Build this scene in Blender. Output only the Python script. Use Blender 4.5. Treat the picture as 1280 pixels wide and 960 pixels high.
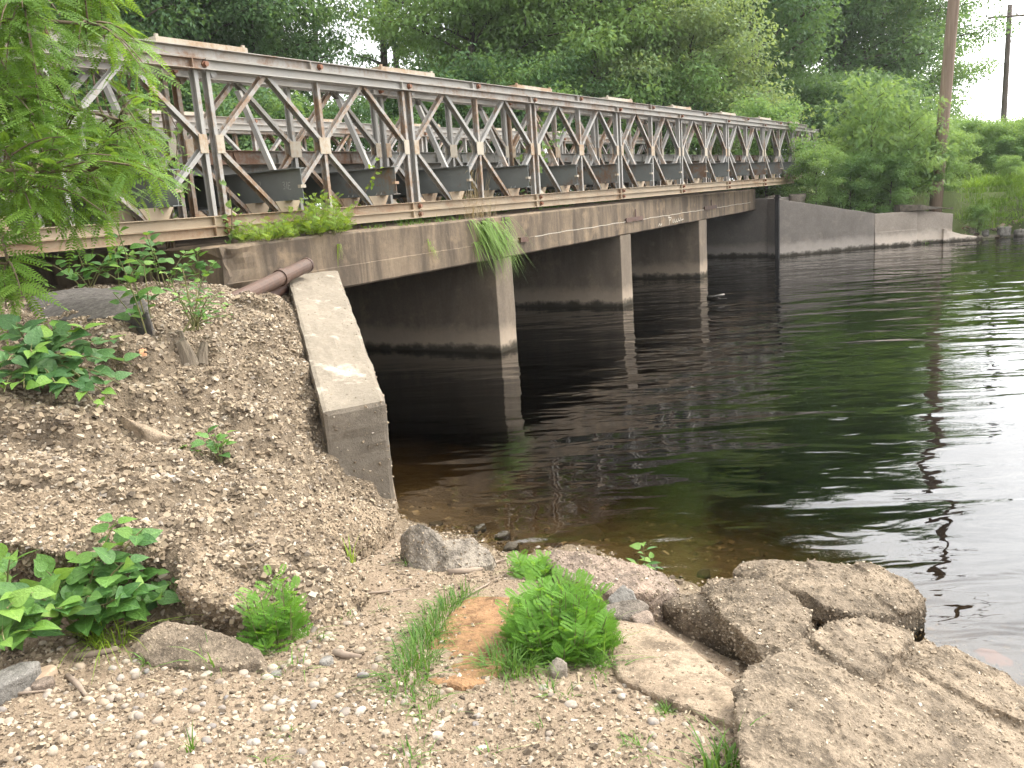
import bpy, bmesh, math
import numpy as np
from mathutils import Matrix, Vector
for _o in list(bpy.data.objects): bpy.data.objects.remove(_o)
S = bpy.context.scene
COL = S.collection
# ---------------------------------------------------------------- camera
CAM = np.array([-5.6651, -6.9119, 2.1592]); YAW, PITCH, ROLL, FPX = 0.5781, 0.2160, -0.0703, 1062.5
_f = np.array([math.cos(YAW)*math.cos(PITCH), math.sin(YAW)*math.cos(PITCH), -math.sin(PITCH)])
_r = np.cross(_f, [0, 0, 1]); _r /= np.linalg.norm(_r); _u = np.cross(_r, _f)
_c, _s = math.cos(ROLL), math.sin(ROLL)
CR, CU = _c*_r + _s*_u, -_s*_r + _c*_u
CF = _f
cd = bpy.data.cameras.new('camera'); cam = bpy.data.objects.new('camera', cd); COL.objects.link(cam)
M = Matrix.Identity(4)
for i in range(3):
    M[i][0] = CR[i]; M[i][1] = CU[i]; M[i][2] = -CF[i]; M[i][3] = CAM[i]
cam.matrix_world = M
cd.sensor_width = 36; cd.lens = FPX/1280*36; cd.clip_end = 2000; cd.clip_start = .05
S.camera = cam
# ---------------------------------------------------------------- sky, sun, exposure
SUN_EL, SUN_AZ = math.radians(46), math.atan2(-0.46, 0.89)      # direction towards the sun, seen from the ground
SKY_STRENGTH, SUN_STRENGTH = 0.12, 2.6
w = bpy.data.worlds.new('World'); S.world = w; w.use_nodes = True
nt = w.node_tree; nt.nodes.clear()
def wn(t, **k):
    n = nt.nodes.new(t)
    for a, b in k.items(): setattr(n, a, b)
    return n
sky = wn('ShaderNodeTexSky', sky_type='NISHITA', sun_disc=False, sun_elevation=SUN_EL,
         sun_rotation=math.pi/2 - SUN_AZ, air_density=1.0, dust_density=5.0, ozone_density=1.0)
tc = wn('ShaderNodeTexCoord'); mp = wn('ShaderNodeMapping'); mp.inputs['Scale'].default_value = (1, 1, 2.6)
cn = wn('ShaderNodeTexNoise'); cn.inputs['Scale'].default_value = 2.3; cn.inputs['Detail'].default_value = 6; cn.inputs['Roughness'].default_value = .55
cr = wn('ShaderNodeValToRGB'); cr.color_ramp.elements[0].position = .36; cr.color_ramp.elements[0].color = (.62, .62, .62, 1)
cr.color_ramp.elements[1].position = .62; cr.color_ramp.elements[1].color = (.96, .96, .96, 1)
mx = wn('ShaderNodeMix', data_type='RGBA')      # thin bright overcast, brighter round the veiled sun
SUNV = (math.cos(SUN_EL)*math.cos(SUN_AZ), math.cos(SUN_EL)*math.sin(SUN_AZ), math.sin(SUN_EL))
dp = wn('ShaderNodeVectorMath', operation='DOT_PRODUCT'); dp.inputs[1].default_value = SUNV; nt.links.new(tc.outputs['Generated'], dp.inputs[0])
m1 = wn('ShaderNodeMath', operation='MAXIMUM'); nt.links.new(dp.outputs['Value'], m1.inputs[0]); m1.inputs[1].default_value = 0
m2 = wn('ShaderNodeMath', operation='POWER'); nt.links.new(m1.outputs[0], m2.inputs[0]); m2.inputs[1].default_value = 3.5
m3 = wn('ShaderNodeMath', operation='MULTIPLY_ADD'); nt.links.new(m2.outputs[0], m3.inputs[0]); m3.inputs[1].default_value = 58; m3.inputs[2].default_value = 18
cc = wn('ShaderNodeCombineColor'); tn_ = [wn('ShaderNodeMath', operation='MULTIPLY') for i in range(3)]
for i in range(3): nt.links.new(m3.outputs[0], tn_[i].inputs[0]); tn_[i].inputs[1].default_value = (1.0, 1.0, 1.0)[i]; nt.links.new(tn_[i].outputs[0], cc.inputs[i]); nt.links.new(cc.outputs[0], mx.inputs['B'])
bg = wn('ShaderNodeBackground'); bg.inputs['Strength'].default_value = SKY_STRENGTH
ow = wn('ShaderNodeOutputWorld')
L = nt.links.new
L(tc.outputs['Generated'], mp.inputs['Vector']); L(mp.outputs['Vector'], cn.inputs['Vector']); L(cn.outputs['Fac'], cr.inputs['Fac'])
L(cr.outputs['Color'], mx.inputs['Factor']); L(sky.outputs['Color'], mx.inputs['A']); L(mx.outputs['Result'], bg.inputs['Color'])
L(bg.outputs['Background'], ow.inputs['Surface'])
sl = bpy.data.lights.new('sun', 'SUN'); sl.energy = SUN_STRENGTH; sl.angle = math.radians(11); sl.color = (1, .90, .74)
so = bpy.data.objects.new('sun', sl); COL.objects.link(so)
sd = Vector((math.cos(SUN_EL)*math.cos(SUN_AZ), math.cos(SUN_EL)*math.sin(SUN_AZ), math.sin(SUN_EL)))
so.rotation_euler = sd.to_track_quat('Z', 'Y').to_euler(); so.location = (0, 0, 40)
S.view_settings.view_transform = 'Standard'; S.view_settings.look = 'None'; S.view_settings.gamma = 1
S.view_settings.exposure = 0.25
S.view_settings.use_curve_mapping = False
S.render.engine = 'CYCLES'
S.cycles.use_denoising = True
S.cycles.max_bounces = 4; S.cycles.diffuse_bounces = 2; S.cycles.glossy_bounces = 2; S.cycles.transmission_bounces = 3
S.cycles.adaptive_threshold = .03
S.cycles.transparent_max_bounces = 8; S.cycles.caustics_reflective = False; S.cycles.caustics_refractive = False
S.cycles.sample_clamp_indirect = 6
# ---------------------------------------------------------------- helpers
rng = np.random.default_rng(11)
A = np.array
def ray(px, py):
    d = CF*FPX + CR*(px-640) + CU*(480-py); return d/np.linalg.norm(d)
def atZ(px, py, z):
    d = ray(px, py); return CAM + d*((z-CAM[2])/d[2])
def atD(px, py, dist):
    d = ray(px, py); return CAM + d*(dist/math.hypot(d[0], d[1]))       # dist along the ground
def atY(px, py, y):
    d = ray(px, py); return CAM + d*((y-CAM[1])/d[1])
def nrm(v):
    v = np.asarray(v, float); return v/np.maximum(np.linalg.norm(v, axis=-1, keepdims=True), 1e-9)
def _hash(ix, iy, iz, seed):
    h = (ix.astype(np.int64)*374761393 + iy.astype(np.int64)*668265263 + iz.astype(np.int64)*2147483647 + seed*1274126177) & 0xffffffff
    h = ((h ^ (h >> 13))*1274126177) & 0xffffffff
    return ((h ^ (h >> 16)) & 0xffff)/65535.0*2-1
def vnoise(P, scale=1, seed=0):
    P = np.asarray(P, float)*scale; I = np.floor(P); f = P-I; f = f*f*f*(f*(f*6-15)+10)
    x, y, z = I[..., 0], I[..., 1], I[..., 2]; o = 0
    for dx in (0, 1):
        for dy in (0, 1):
            for dz in (0, 1):
                wgt = (f[..., 0] if dx else 1-f[..., 0])*(f[..., 1] if dy else 1-f[..., 1])*(f[..., 2] if dz else 1-f[..., 2])
                o = o + wgt*_hash(x+dx, y+dy, z+dz, seed)
    return o
def fbm(P, scale=1, octv=4, seed=0, gain=.5):
    a, o, t = 1, 0, 0
    for k in range(octv):
        o = o + a*vnoise(P, scale*2.03**k, seed+k*17); t += a; a *= gain
    return o/t
def P3(x, y): return np.stack([np.asarray(x, float), np.asarray(y, float), np.zeros_like(np.asarray(x, float))], -1)
def mesh_np(name, V, F, tint=None, smooth=False):
    V = np.asarray(V, np.float32); me = bpy.data.meshes.new(name)
    if isinstance(F, list) and (len(F) == 0 or len(set(len(f) for f in F)) > 1):
        me.from_pydata(V.tolist(), [], [list(map(int, f)) for f in F])
    else:
        F = np.asarray(F, np.int32); n, k = F.shape
        me.vertices.add(len(V)); me.vertices.foreach_set('co', V.ravel())
        me.loops.add(n*k); me.loops.foreach_set('vertex_index', F.ravel())
        me.polygons.add(n); me.polygons.foreach_set('loop_start', np.arange(0, n*k, k, dtype=np.int32))
        me.update(calc_edges=True)
    me.polygons.foreach_set('use_smooth', np.full(len(me.polygons), bool(smooth)))
    if tint is not None:
        a = me.attributes.new('tint', 'FLOAT', 'POINT'); a.data.foreach_set('value', np.asarray(tint, np.float32))
    me.validate(); return me
def link(name, me, mat=None, parent=None, loc=None, rot=None, scale=None):
    o = bpy.data.objects.new(name, me); COL.objects.link(o)
    if mat is not None and me is not None and len(me.materials) == 0: me.materials.append(mat)
    if parent is not None: o.parent = parent
    if loc is not None: o.location = [float(c) for c in loc]
    if rot is not None: o.rotation_euler = rot
    if scale is not None: o.scale = scale if hasattr(scale, '__len__') else (scale,)*3
    return o
def tag(o, label=None, cat=None, group=None, kind=None):
    if label: o['label'] = label
    if cat: o['category'] = cat
    if group: o['group'] = group
    if kind: o['kind'] = kind
    return o
def empty(name, loc=(0, 0, 0), parent=None):
    o = bpy.data.objects.new(name, None); COL.objects.link(o); o.location = [float(c) for c in loc]; o.empty_display_size = .1
    if parent is not None: o.parent = parent
    return o
class MB:                                   # collects boxes, prisms and tubes into one mesh
    def __init__(s): s.V = []; s.F = []; s.n = 0
    def add(s, V, F):
        V = np.asarray(V, float); s.V.append(V); s.F += [[int(i)+s.n for i in f] for f in F]; s.n += len(V); return s
    def box(s, a, b):
        x0, y0, z0 = a; x1, y1, z1 = b
        return s.add([(x0,y0,z0),(x1,y0,z0),(x1,y1,z0),(x0,y1,z0),(x0,y0,z1),(x1,y0,z1),(x1,y1,z1),(x0,y1,z1)],
                     [(0,3,2,1),(4,5,6,7),(0,1,5,4),(1,2,6,5),(2,3,7,6),(3,0,4,7)])
    def prism(s, prof, a, b, X, Y):         # profile points (u,v) swept from a to b, u along X, v along Y
        a, b, X, Y = map(lambda q: np.asarray(q, float), (a, b, X, Y)); n = len(prof)
        V = [a+X*u+Y*v for u, v in prof]+[b+X*u+Y*v for u, v in prof]
        F = [(i, (i+1) % n, n+(i+1) % n, n+i) for i in range(n)]+[tuple(range(n-1, -1, -1)), tuple(range(n, 2*n))]
        return s.add(V, F)
    def tube(s, pts, rad, k=6):
        V, F = tube_vf(pts, rad, k); return s.add(V, F)
    def build(s, name, mat, parent=None, smooth=False, **kw):
        return link(name, mesh_np(name, np.concatenate(s.V), s.F, smooth=smooth), mat, parent, **kw)
    def mesh(s, name, smooth=False): return mesh_np(name, np.concatenate(s.V), s.F, smooth=smooth)
def tube_vf(pts, rad, k=6):
    pts = np.asarray(pts, float); n = len(pts); rad = np.broadcast_to(np.asarray(rad, float), (n,))
    t = nrm(np.gradient(pts, axis=0)); ref = A([0, 0, 1.]) if abs(t[0][2]) < .9 else A([1., 0, 0])
    V = []
    for i in range(n):
        u = nrm(np.cross(t[i], ref)); v = np.cross(t[i], u)
        for j in range(k):
            a = 2*math.pi*j/k; V.append(pts[i]+rad[i]*(u*math.cos(a)+v*math.sin(a)))
    F = [(i*k+j, i*k+(j+1) % k, (i+1)*k+(j+1) % k, (i+1)*k+j) for i in range(n-1) for j in range(k)]
    F += [tuple(range(k-1, -1, -1)), tuple((n-1)*k+j for j in range(k))]
    return np.array(V), F
def bez(a, b, c, n=8):
    t = np.linspace(0, 1, n)[:, None]; return (1-t)**2*A(a)+2*t*(1-t)*A(b)+t*t*A(c)
# ---------------------------------------------------------------- materials
def mat(name, build):
    m = bpy.data.materials.new(name); m.use_nodes = True; m.node_tree.nodes.clear()
    g = G(m.node_tree); build(g); return m
class G:
    def __init__(s, t): s.t = t
    def n(s, ty, ins=None, **k):
        x = s.t.nodes.new('ShaderNode'+ty)
        for a, b in k.items(): setattr(x, a, b)
        for a, b in (ins or {}).items():
            i = x.inputs[a]
            if isinstance(b, bpy.types.NodeSocket): s.t.links.new(b, i)
            else: i.default_value = b
        return x
    def pos(s): return s.n('NewGeometry').outputs['Position']
    def obj(s): return s.n('TexCoord').outputs['Object']
    def rand(s): return s.n('ObjectInfo').outputs['Random']
    def mapv(s, v, sc=(1, 1, 1), loc=(0, 0, 0), rot=(0, 0, 0)): return s.n('Mapping', {'Vector': v, 'Scale': sc, 'Location': loc, 'Rotation': rot}).outputs[0]
    def noise(s, v, scale, detail=4, rough=.55, dist=0): return s.n('TexNoise', {'Vector': v, 'Scale': scale, 'Detail': detail, 'Roughness': rough, 'Distortion': dist}).outputs['Fac']
    def voro(s, v, scale, feature='F1', out='Distance', rnd=1): return s.n('TexVoronoi', {'Vector': v, 'Scale': scale, 'Randomness': rnd}, feature=feature).outputs[out]
    def ramp(s, f, stops, interp='LINEAR'):
        r = s.n('ValToRGB', {'Fac': f}); e = r.color_ramp.elements; r.color_ramp.interpolation = interp
        while len(e) < len(stops): e.new(.5)
        for q, (p, c) in zip(e, stops):
            q.position = p; q.color = tuple(c)+(1,) if hasattr(c, '__len__') else (c, c, c, 1)
        return r.outputs['Color']
    def mix(s, f, a, b, bt='MIX'):
        x = s.n('Mix', data_type='RGBA', blend_type=bt)
        for i, v in ((0, f), (6, a), (7, b)):
            if isinstance(v, bpy.types.NodeSocket): s.t.links.new(v, x.inputs[i])
            else: x.inputs[i].default_value = (tuple(v)+(1,) if hasattr(v, '__len__') and len(v) == 3 else v)
        return x.outputs[2]
    def math(s, op, a, b=0., c=None, clamp=False):
        x = s.n('Math', operation=op, use_clamp=clamp)
        for i, v in enumerate((a, b, c)):
            if v is None: continue
            if isinstance(v, bpy.types.NodeSocket): s.t.links.new(v, x.inputs[i])
            else: x.inputs[i].default_value = v
        return x.outputs[0]
    def attr(s, name, out='Fac'): return s.n('Attribute', attribute_name=name).outputs[out]
    def bump(s, h, strength=.5, dist=.02, normal=None):
        d = {'Height': h, 'Strength': strength, 'Distance': dist}
        if normal is not None: d['Normal'] = normal
        return s.n('Bump', d).outputs[0]
    def z(s, v): return s.n('SeparateXYZ', {'Vector': v}).outputs['Z']
    def out(s, sh): s.n('OutputMaterial', {'Surface': sh})
    def pbr(s, color, rough=.9, normal=None, spec=.25, metal=0.):
        d = {'Base Color': color if isinstance(color, bpy.types.NodeSocket) else tuple(color)+(1,), 'Roughness': rough, 'Specular IOR Level': spec, 'Metallic': metal}
        if normal is not None: d['Normal'] = normal
        return s.n('BsdfPrincipled', d).outputs[0]
def steel(name, paint, rust, amount, dust=None):
    def b(g):
        v = g.mapv(g.pos(), (1, 1, 1)); r = g.rand()
        n1 = g.noise(v, 2.2, 6, .62); n2 = g.noise(v, 19, 5, .65); n3 = g.noise(g.mapv(g.pos(), (1, 1, .12)), 24, 3)
        q = g.math('ADD', g.math('ADD', g.math('MULTIPLY', n1, .55), g.math('MULTIPLY', n2, .3)), g.math('MULTIPLY', n3, .15))
        q = g.math('ADD', q, g.math('MULTIPLY', g.math('SUBTRACT', r, .5), .16))
        f = g.ramp(q, [(max(.01, .57-amount*.4), 0.), (.66-amount*.25, 1.)])
        pc = g.mix(g.noise(v, 6, 4), [c*.8 for c in paint], [min(1, c*1.18) for c in paint])
        rc = g.mix(g.noise(v, 30, 5, .7), [c*.6 for c in rust], [c*1.35 for c in rust])
        c = g.mix(f, pc, rc)
        if dust: c = g.mix(g.ramp(g.noise(v, 3.4, 5), [(.4, 0.), (.62, .75)]), c, dust)
        bm = g.bump(g.math('ADD', n2, g.math('MULTIPLY', f, .4)), .25, .004)
        g.out(g.pbr(c, .62, bm, .35))
    return mat(name, b)
M_CHORD_T = steel('weathered_zinc_chord', (.325, .31, .285), (.22, .14, .09), .15, (.33, .305, .27))
M_CHORD_B = steel('tan_rusted_chord', (.355, .285, .20), (.26, .16, .092), .22, (.34, .262, .175))
M_POST = steel('weathered_zinc_web', (.315, .305, .285), (.24, .155, .095), .20)
M_GUSSET = steel('pale_plate', (.38, .335, .265), (.30, .20, .12), .22)
M_TRANSOM = steel('grey_green_transom', (.135, .145, .138), (.15, .09, .055), .10)
M_DECKST = steel('deck_edge_steel', (.25, .245, .225), (.19, .11, .07), .2)
M_PIN = steel('rusty_pin', (.22, .15, .10), (.21, .09, .05), .55)
M_RUST = steel('rust_brown', (.055, .038, .031), (.092, .052, .036), .5)
M_DRAIN = steel('dark_rust', (.05, .032, .028), (.09, .045, .03), .5)
def concrete(name, base, dark, stain, streak=1., bumpd=.006, wet=True, light=None):
    def b(g):
        v = g.pos(); n1 = g.noise(v, 1.6, 6, .6); n2 = g.noise(v, 26, 6, .7); n3 = g.noise(g.mapv(v, (1, 1, .16)), 2.6, 8, .68, .5)
        c = g.mix(g.ramp(n1, [(.35, 0.), (.68, 1.)]), base, [q*.72 for q in base])
        c = g.mix(g.math('MULTIPLY', g.ramp(n3, [(.42, 0.), (.60, 1.)]), .85*streak), c, dark)
        c = g.mix(g.ramp(g.noise(v, 3.1, 4), [(.56, 0.), (.70, .55)]), c, stain)
        c = g.mix(g.ramp(n2, [(.3, .45), (.62, 0.)]), c, [q*.45 for q in base])
        if light: c = g.mix(g.ramp(g.noise(g.mapv(v, loc=(3, 1, 7)), 4.2, 5, .6), [(.57, 0.), (.66, .8)]), c, light)
        if wet:     # tide band: pale mineral film, then dark algae at the waterline
            z = g.math('ADD', g.z(v), g.math('MULTIPLY', g.math('SUBTRACT', g.noise(v, 4.5, 4, .65), .5), .26))
            c = g.mix(g.ramp(z, [(.05, 0.), (.13, .6), (.26, .45), (.42, 0.)]), c, [min(1, q*2.0) for q in base])
            c = g.mix(g.ramp(z, [(.03, .92), (.12, 0.)]), c, (.035, .030, .020))
        h = g.math('ADD', n2, g.math('MULTIPLY', g.noise(v, 90, 4, .7), .5))
        g.out(g.pbr(c, .93, g.bump(h, .6, bumpd), .15))
    return mat(name, b)
M_FASCIA = concrete('old_brown_concrete', (.225, .172, .120), (.072, .058, .046), (.33, .24, .155), 1.1)
M_PIER = concrete('pier_concrete', (.22, .178, .135), (.11, .092, .074), (.27, .215, .155), .7)
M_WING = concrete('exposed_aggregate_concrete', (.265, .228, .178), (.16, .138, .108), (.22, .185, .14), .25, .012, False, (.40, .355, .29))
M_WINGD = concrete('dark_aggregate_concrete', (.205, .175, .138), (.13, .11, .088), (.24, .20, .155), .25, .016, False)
M_WINGF = concrete('far_wing_concrete', (.225, .20, .175), (.15, .135, .12), (.27, .235, .20), .35)
M_BLOCKF = concrete('pale_block_concrete', (.40, .345, .29), (.30, .26, .22), (.36, .30, .24), .2)
def rockmat(name, base, alt, dark=.5, pit=1.):
    def b(g):
        v = g.pos(); n1 = g.noise(v, 2.6, 5, .62, .4); n2 = g.noise(v, 17, 5, .72); n3 = g.noise(v, 95, 3, .7); n4 = g.noise(g.mapv(v, loc=(5, 2, 9)), 6.5, 4, .65)
        c = g.mix(g.ramp(n1, [(.38, 0.), (.62, 1.)]), base, alt)
        c = g.mix(g.ramp(n4, [(.54, 0.), (.66, .55)]), c, [min(1, q*1.22) for q in base])
        c = g.mix(g.ramp(g.noise(g.mapv(v, loc=(1, 8, 3)), 8.5, 5, .7), [(.38, .75), (.52, 0.)]), c, [q*.42 for q in alt])
        c = g.mix(g.ramp(n2, [(.36, dark), (.52, 0.)]), c, [q*.38 for q in base])
        c = g.mix(g.ramp(n3, [(.58, 0.), (.68, .45)]), c, [min(1, q*1.55) for q in base])
        c = g.mix(g.ramp(n3, [(.34, .5), (.42, 0.)]), c, [q*.42 for q in alt])
        z = g.z(v); c = g.mix(g.ramp(z, [(.02, .85), (.09, 0.)]), c, (.04, .035, .025))
        h = g.math('ADD', g.math('MULTIPLY', n2, 1.5), g.math('MULTIPLY', n3, .6*pit))
        g.out(g.pbr(c, .92, g.bump(h, .85, .016), .15))
    return mat(name, b)
M_ROCK = rockmat('rubble_tan', (.27, .215, .155), (.155, .124, .092), .65)
M_ROCK2 = rockmat('rubble_grey', (.27, .235, .19), (.17, .145, .12))
M_ROCKP = rockmat('rubble_pinkish', (.31, .235, .18), (.22, .175, .14))
M_SLAB = rockmat('flat_slab', (.31, .245, .175), (.23, .175, .123), .3, .6)
M_SAND = rockmat('orange_sandstone', (.285, .165, .085), (.215, .125, .066), .4, .6)
M_CRUST = rockmat('cemented_gravel', (.30, .232, .160), (.20, .152, .104), .6, 1.2)
M_GREYR = rockmat('grey_stone', (.24, .225, .20), (.16, .15, .135), .3, .3)
def leafmat(name, dark, light, trans=.35, rough=.55, ylw=None):
    def b(g):
        t = g.math('ADD', g.math('MULTIPLY', g.attr('tint'), .75), g.math('MULTIPLY', g.rand(), .25))
        c = g.mix(t, dark, light)
        if ylw: c = g.mix(g.ramp(g.attr('tint'), [(.90, 0.), (.97, .8)]), c, ylw)
        p = g.pbr(c, rough, None, .25)
        tl = g.n('BsdfTranslucent', {'Color': g.mix(.5, c, [min(1, light[0]*1.9), min(1, light[1]*1.7), light[2]*.7])}).outputs[0]
        g.out(g.n('MixShader', {'Fac': trans, 1: p, 2: tl}).outputs[0])
    return mat(name, b)
def randleaf(name, dark, light, trans=.3):
    def b(g):
        o = g.obj(); c = g.mix(g.rand(), dark, light)
        y = g.math('ABSOLUTE', g.n('SeparateXYZ', {'Vector': o}).outputs['Y'])
        vein = g.ramp(y, [(.0, .5), (.02, 0.)])
        c = g.mix(vein, c, [min(1, q*1.7) for q in light])
        c = g.mix(g.ramp(g.noise(g.pos(), 60, 3), [(.4, 0.), (.7, .35)]), c, [q*.6 for q in dark])
        p = g.pbr(c, .42, g.bump(g.noise(o, 9, 3), .3, .05), .35)
        tl = g.n('BsdfTranslucent', {'Color': g.mix(.5, c, [light[0]*1.7, light[1]*1.6, light[2]*.6])}).outputs[0]
        g.out(g.n('MixShader', {'Fac': trans, 1: p, 2: tl}).outputs[0])
    return mat(name, b)
M_BIGLEAF = randleaf('broad_leaf_green', (.045, .125, .030), (.13, .26, .055))
M_BIGLEAF2 = randleaf('broad_leaf_blue_green', (.045, .115, .040), (.115, .225, .075))
M_LOCUST = leafmat('locust_leaf', (.052, .130, .022), (.175, .295, .048), .42)
M_TREE_D = leafmat('deep_green_leaf', (.036, .095, .040), (.150, .255, .105), .40)
M_TREE_M = leafmat('mid_green_leaf', (.056, .140, .046), (.21, .335, .118), .42)
M_TREE_L = leafmat('light_green_leaf', (.080, .170, .054), (.235, .355, .122), .42)
M_TREE_R = leafmat('dull_olive_leaf', (.095, .165, .066), (.24, .32, .14), .38)
M_GRASS = leafmat('grass_green', (.040, .10, .018), (.13, .24, .045), .35)
M_GRASSM = leafmat('grass_mid_green', (.075, .165, .026), (.21, .33, .065), .4)
M_GRASSY = leafmat('grass_yellow_green', (.12, .22, .025), (.30, .42, .06), .4)
M_WEED = leafmat('feathery_weed_green', (.060, .17, .022), (.19, .37, .055), .38)
M_WEEDY = leafmat('yellow_green_weed', (.10, .19, .025), (.27, .38, .06), .4)
M_DRY = leafmat('dry_straw', (.20, .16, .10), (.38, .31, .20), .2)
def simple(name, c1, c2, scale=8, rough=.85, bump=.3, dist=.01, stretch=(1, 1, 1), objspace=False):
    def b(g):
        v = g.mapv(g.obj() if objspace else g.pos(), stretch); n = g.noise(v, scale, 6, .6)
        g.out(g.pbr(g.mix(g.ramp(n, [(.32, 0.), (.68, 1.)]), c1, c2), rough, g.bump(n, bump, dist), .2))
    return mat(name, b)
M_BARK = simple('bark', (.045, .036, .028), (.13, .11, .09), 9, .9, .8, .03, (1, 1, .25))
M_TWIG = simple('twig', (.10, .075, .05), (.20, .155, .11), 20)
M_STEM = simple('green_stem', (.10, .13, .05), (.20, .17, .08), 20)
M_POLE = simple('pole_wood', (.16, .115, .085), (.27, .20, .15), 7, .85, .5, .02, (3, 3, .12))
M_POLED = simple('far_pole_wood', (.09, .07, .06), (.13, .105, .09), 7, .85, .4, .02, (3, 3, .12))
M_WIRE = simple('wire', (.03, .03, .03), (.05, .05, .05))
M_ASPH = simple('asphalt', (.055, .050, .046), (.13, .118, .106), 22, .95, .7, .01)
M_STUMP = simple('stump_wood', (.10, .08, .06), (.21, .175, .13), 16, .95, .8, .02, (2, 2, .2))
M_DRIFT = simple('driftwood', (.17, .13, .10), (.27, .215, .165), 14, .9, .5, .01, (1, 1, 1))
M_WHITE = simple('white_paint', (.72, .72, .70), (.80, .80, .78), 5, .6, .1)
M_CHALK = simple('chalk', (.30, .31, .29), (.42, .42, .40), 60, .95)
M_PALEMARK = simple('pale_fascia_marks', (.36, .32, .26), (.50, .46, .39), 30, .95)
def _peb(g):
    r = g.rand(); v = g.pos()
    c = g.ramp(r, [(0, (.30, .24, .175)), (.22, (.38, .33, .26)), (.4, (.22, .18, .145)), (.55, (.42, .37, .30)), (.68, (.16, .15, .145)), (.8, (.34, .26, .18)), (1, (.26, .235, .21))])
    c = g.mix(g.ramp(g.noise(v, 70, 4), [(.35, .45), (.6, 0.)]), c, (.16, .13, .10))
    g.out(g.pbr(c, .8, g.bump(g.noise(v, 120, 3), .3, .003), .25))
M_PEB = mat('pebble_stone', _peb)
def _chips(g):
    t = g.attr('tint'); v = g.pos()
    c = g.ramp(t, [(0, (.06, .047, .035)), (.2, (.150, .115, .080)), (.5, (.245, .192, .132)), (.8, (.325, .262, .185)), (.95, (.42, .365, .29)), (1, (.20, .175, .15))])
    c = g.mix(g.ramp(g.noise(v, 1.9, 4), [(.42, 0.), (.66, .40)]), c, (.20, .155, .11))
    g.out(g.pbr(c, .88, None, .2))
M_CHIP = mat('gravel_chips', _chips)
def _agg(g):
    t = g.attr('tint'); c = g.ramp(t, [(0, (.15, .118, .085)), (.3, (.22, .175, .125)), (.7, (.29, .235, .17)), (.93, (.36, .30, .225)), (1, (.44, .39, .32))]); g.out(g.pbr(c, .9, None, .15))
M_AGG = mat('set_aggregate', _agg)
# ---------------------------------------------------------------- terrain heights
class RBF:
    def __init__(s, pts, smooth=.02):
        P = np.array(pts, float); s.X = P[:, :2]; n = len(P)
        K = np.linalg.norm(s.X[:, None]-s.X[None], axis=-1)
        Q = np.hstack([np.ones((n, 1)), s.X]); Mx = np.zeros((n+3, n+3)); Mx[:n, :n] = -K + np.eye(n)*smooth; Mx[:n, n:] = Q; Mx[n:, :n] = Q.T
        s.w = np.linalg.solve(Mx, np.concatenate([P[:, 2], np.zeros(3)]))
    def __call__(s, x, y):
        x = np.asarray(x, float); y = np.asarray(y, float); o = s.w[-3]+s.w[-2]*x+s.w[-1]*y
        for (a, b), c in zip(s.X, s.w): o = o - c*np.hypot(x-a, y-b)
        return o
def pz(*l): return [tuple(atZ(px, py, z)) for px, py, z in l]
_ground = RBF(pz((640, 955, .50), (10, 955, .56), (-300, 920, .60), (300, 955, .53), (900, 955, .47), (10, 850, .54), (200, 825, .50), (420, 792, .42),
    (500, 740, .30), (600, 800, .36), (600, 725, .20), (500, 692, .14), (495, 655, .05), (560, 672, .02), (640, 690, .02), (760, 790, .33), (800, 740, .12), (850, 722, .0),
    (932, 822, .03), (885, 795, .02), (850, 783, .08), (920, 905, .46), (800, 860, .43), (1000, 930, .30), (1280, 960, .05), (1280, 850, -.12), (1110, 775, -.16), (1000, 715, -.16), (930, 700, -.12),
    (560, 600, -.20), (700, 650, -.16), (620, 640, -.16), (800, 640, -.35), (1050, 670, -.40), (1200, 740, -.35), (700, 560, -.55), (540, 520, -.6), (900, 560, -.8))
    + [(4, -1, -1.1), (8, -3, -1.3), (4, -6, -1.1), (1, -9, -.9), (10, -10, -1.3), (3, 3, -1.2), (-5.6, -7, .62), (-8, -8, .8), (-8, -4, .8), (-6, -10, .6), (-3.2, -10, .1), (-2, -14, -.2), (-6, -14, .5), (-10, -14, .7)], .01)
_mound = RBF(pz((0, 640, .98), (60, 650, .93), (120, 680, .84), (200, 700, .76), (290, 740, .66), (390, 730, .58), (440, 740, .50), (430, 690, .40), (412, 596, .43),
    (350, 620, .74), (250, 610, .88), (150, 560, 1.02), (0, 560, 1.14), (370, 545, .80), (300, 490, 1.06), (392, 500, .82), (375, 430, 1.10), (360, 380, 1.36), (330, 385, 1.40), (200, 455, 1.34), (230, 520, 1.06),
    (60, 500, 1.28), (0, 440, 1.46), (280, 400, 1.42), (120, 400, 1.55), (190, 395, 1.58), (60, 385, 1.58), (-150, 600, 1.15), (-150, 420, 1.6))
    + [(-1.42, -3.12, .05), (-1.56, -3.06, .20), (-1.70, -2.98, .34), (-1.55, -3.25, .12), (-5.5, 0.5, 1.6), (-2, 0, 1.62), (-.6, 0, 1.6), (-.4, -.6, 1.50), (-2, 3, 1.6), (-5, -2.6, 1.35), (-7, -1, 1.7)], .01)
_toe = A(pz((-500, 820, .7), (-200, 785, .60), (0, 752, .56), (150, 775, .53), (290, 790, .48), (400, 792, .42), (452, 772, .38), (465, 742, .31), (442, 706, .22), (425, 680, .17), (440, 664, .13), (496, 652, .06)))[:, :2]
_poly = np.vstack([_toe, [(-1.2, -2.9), (1.0, -.4), (1.1, 6), (-12, 6), (-14, -4)]])
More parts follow.
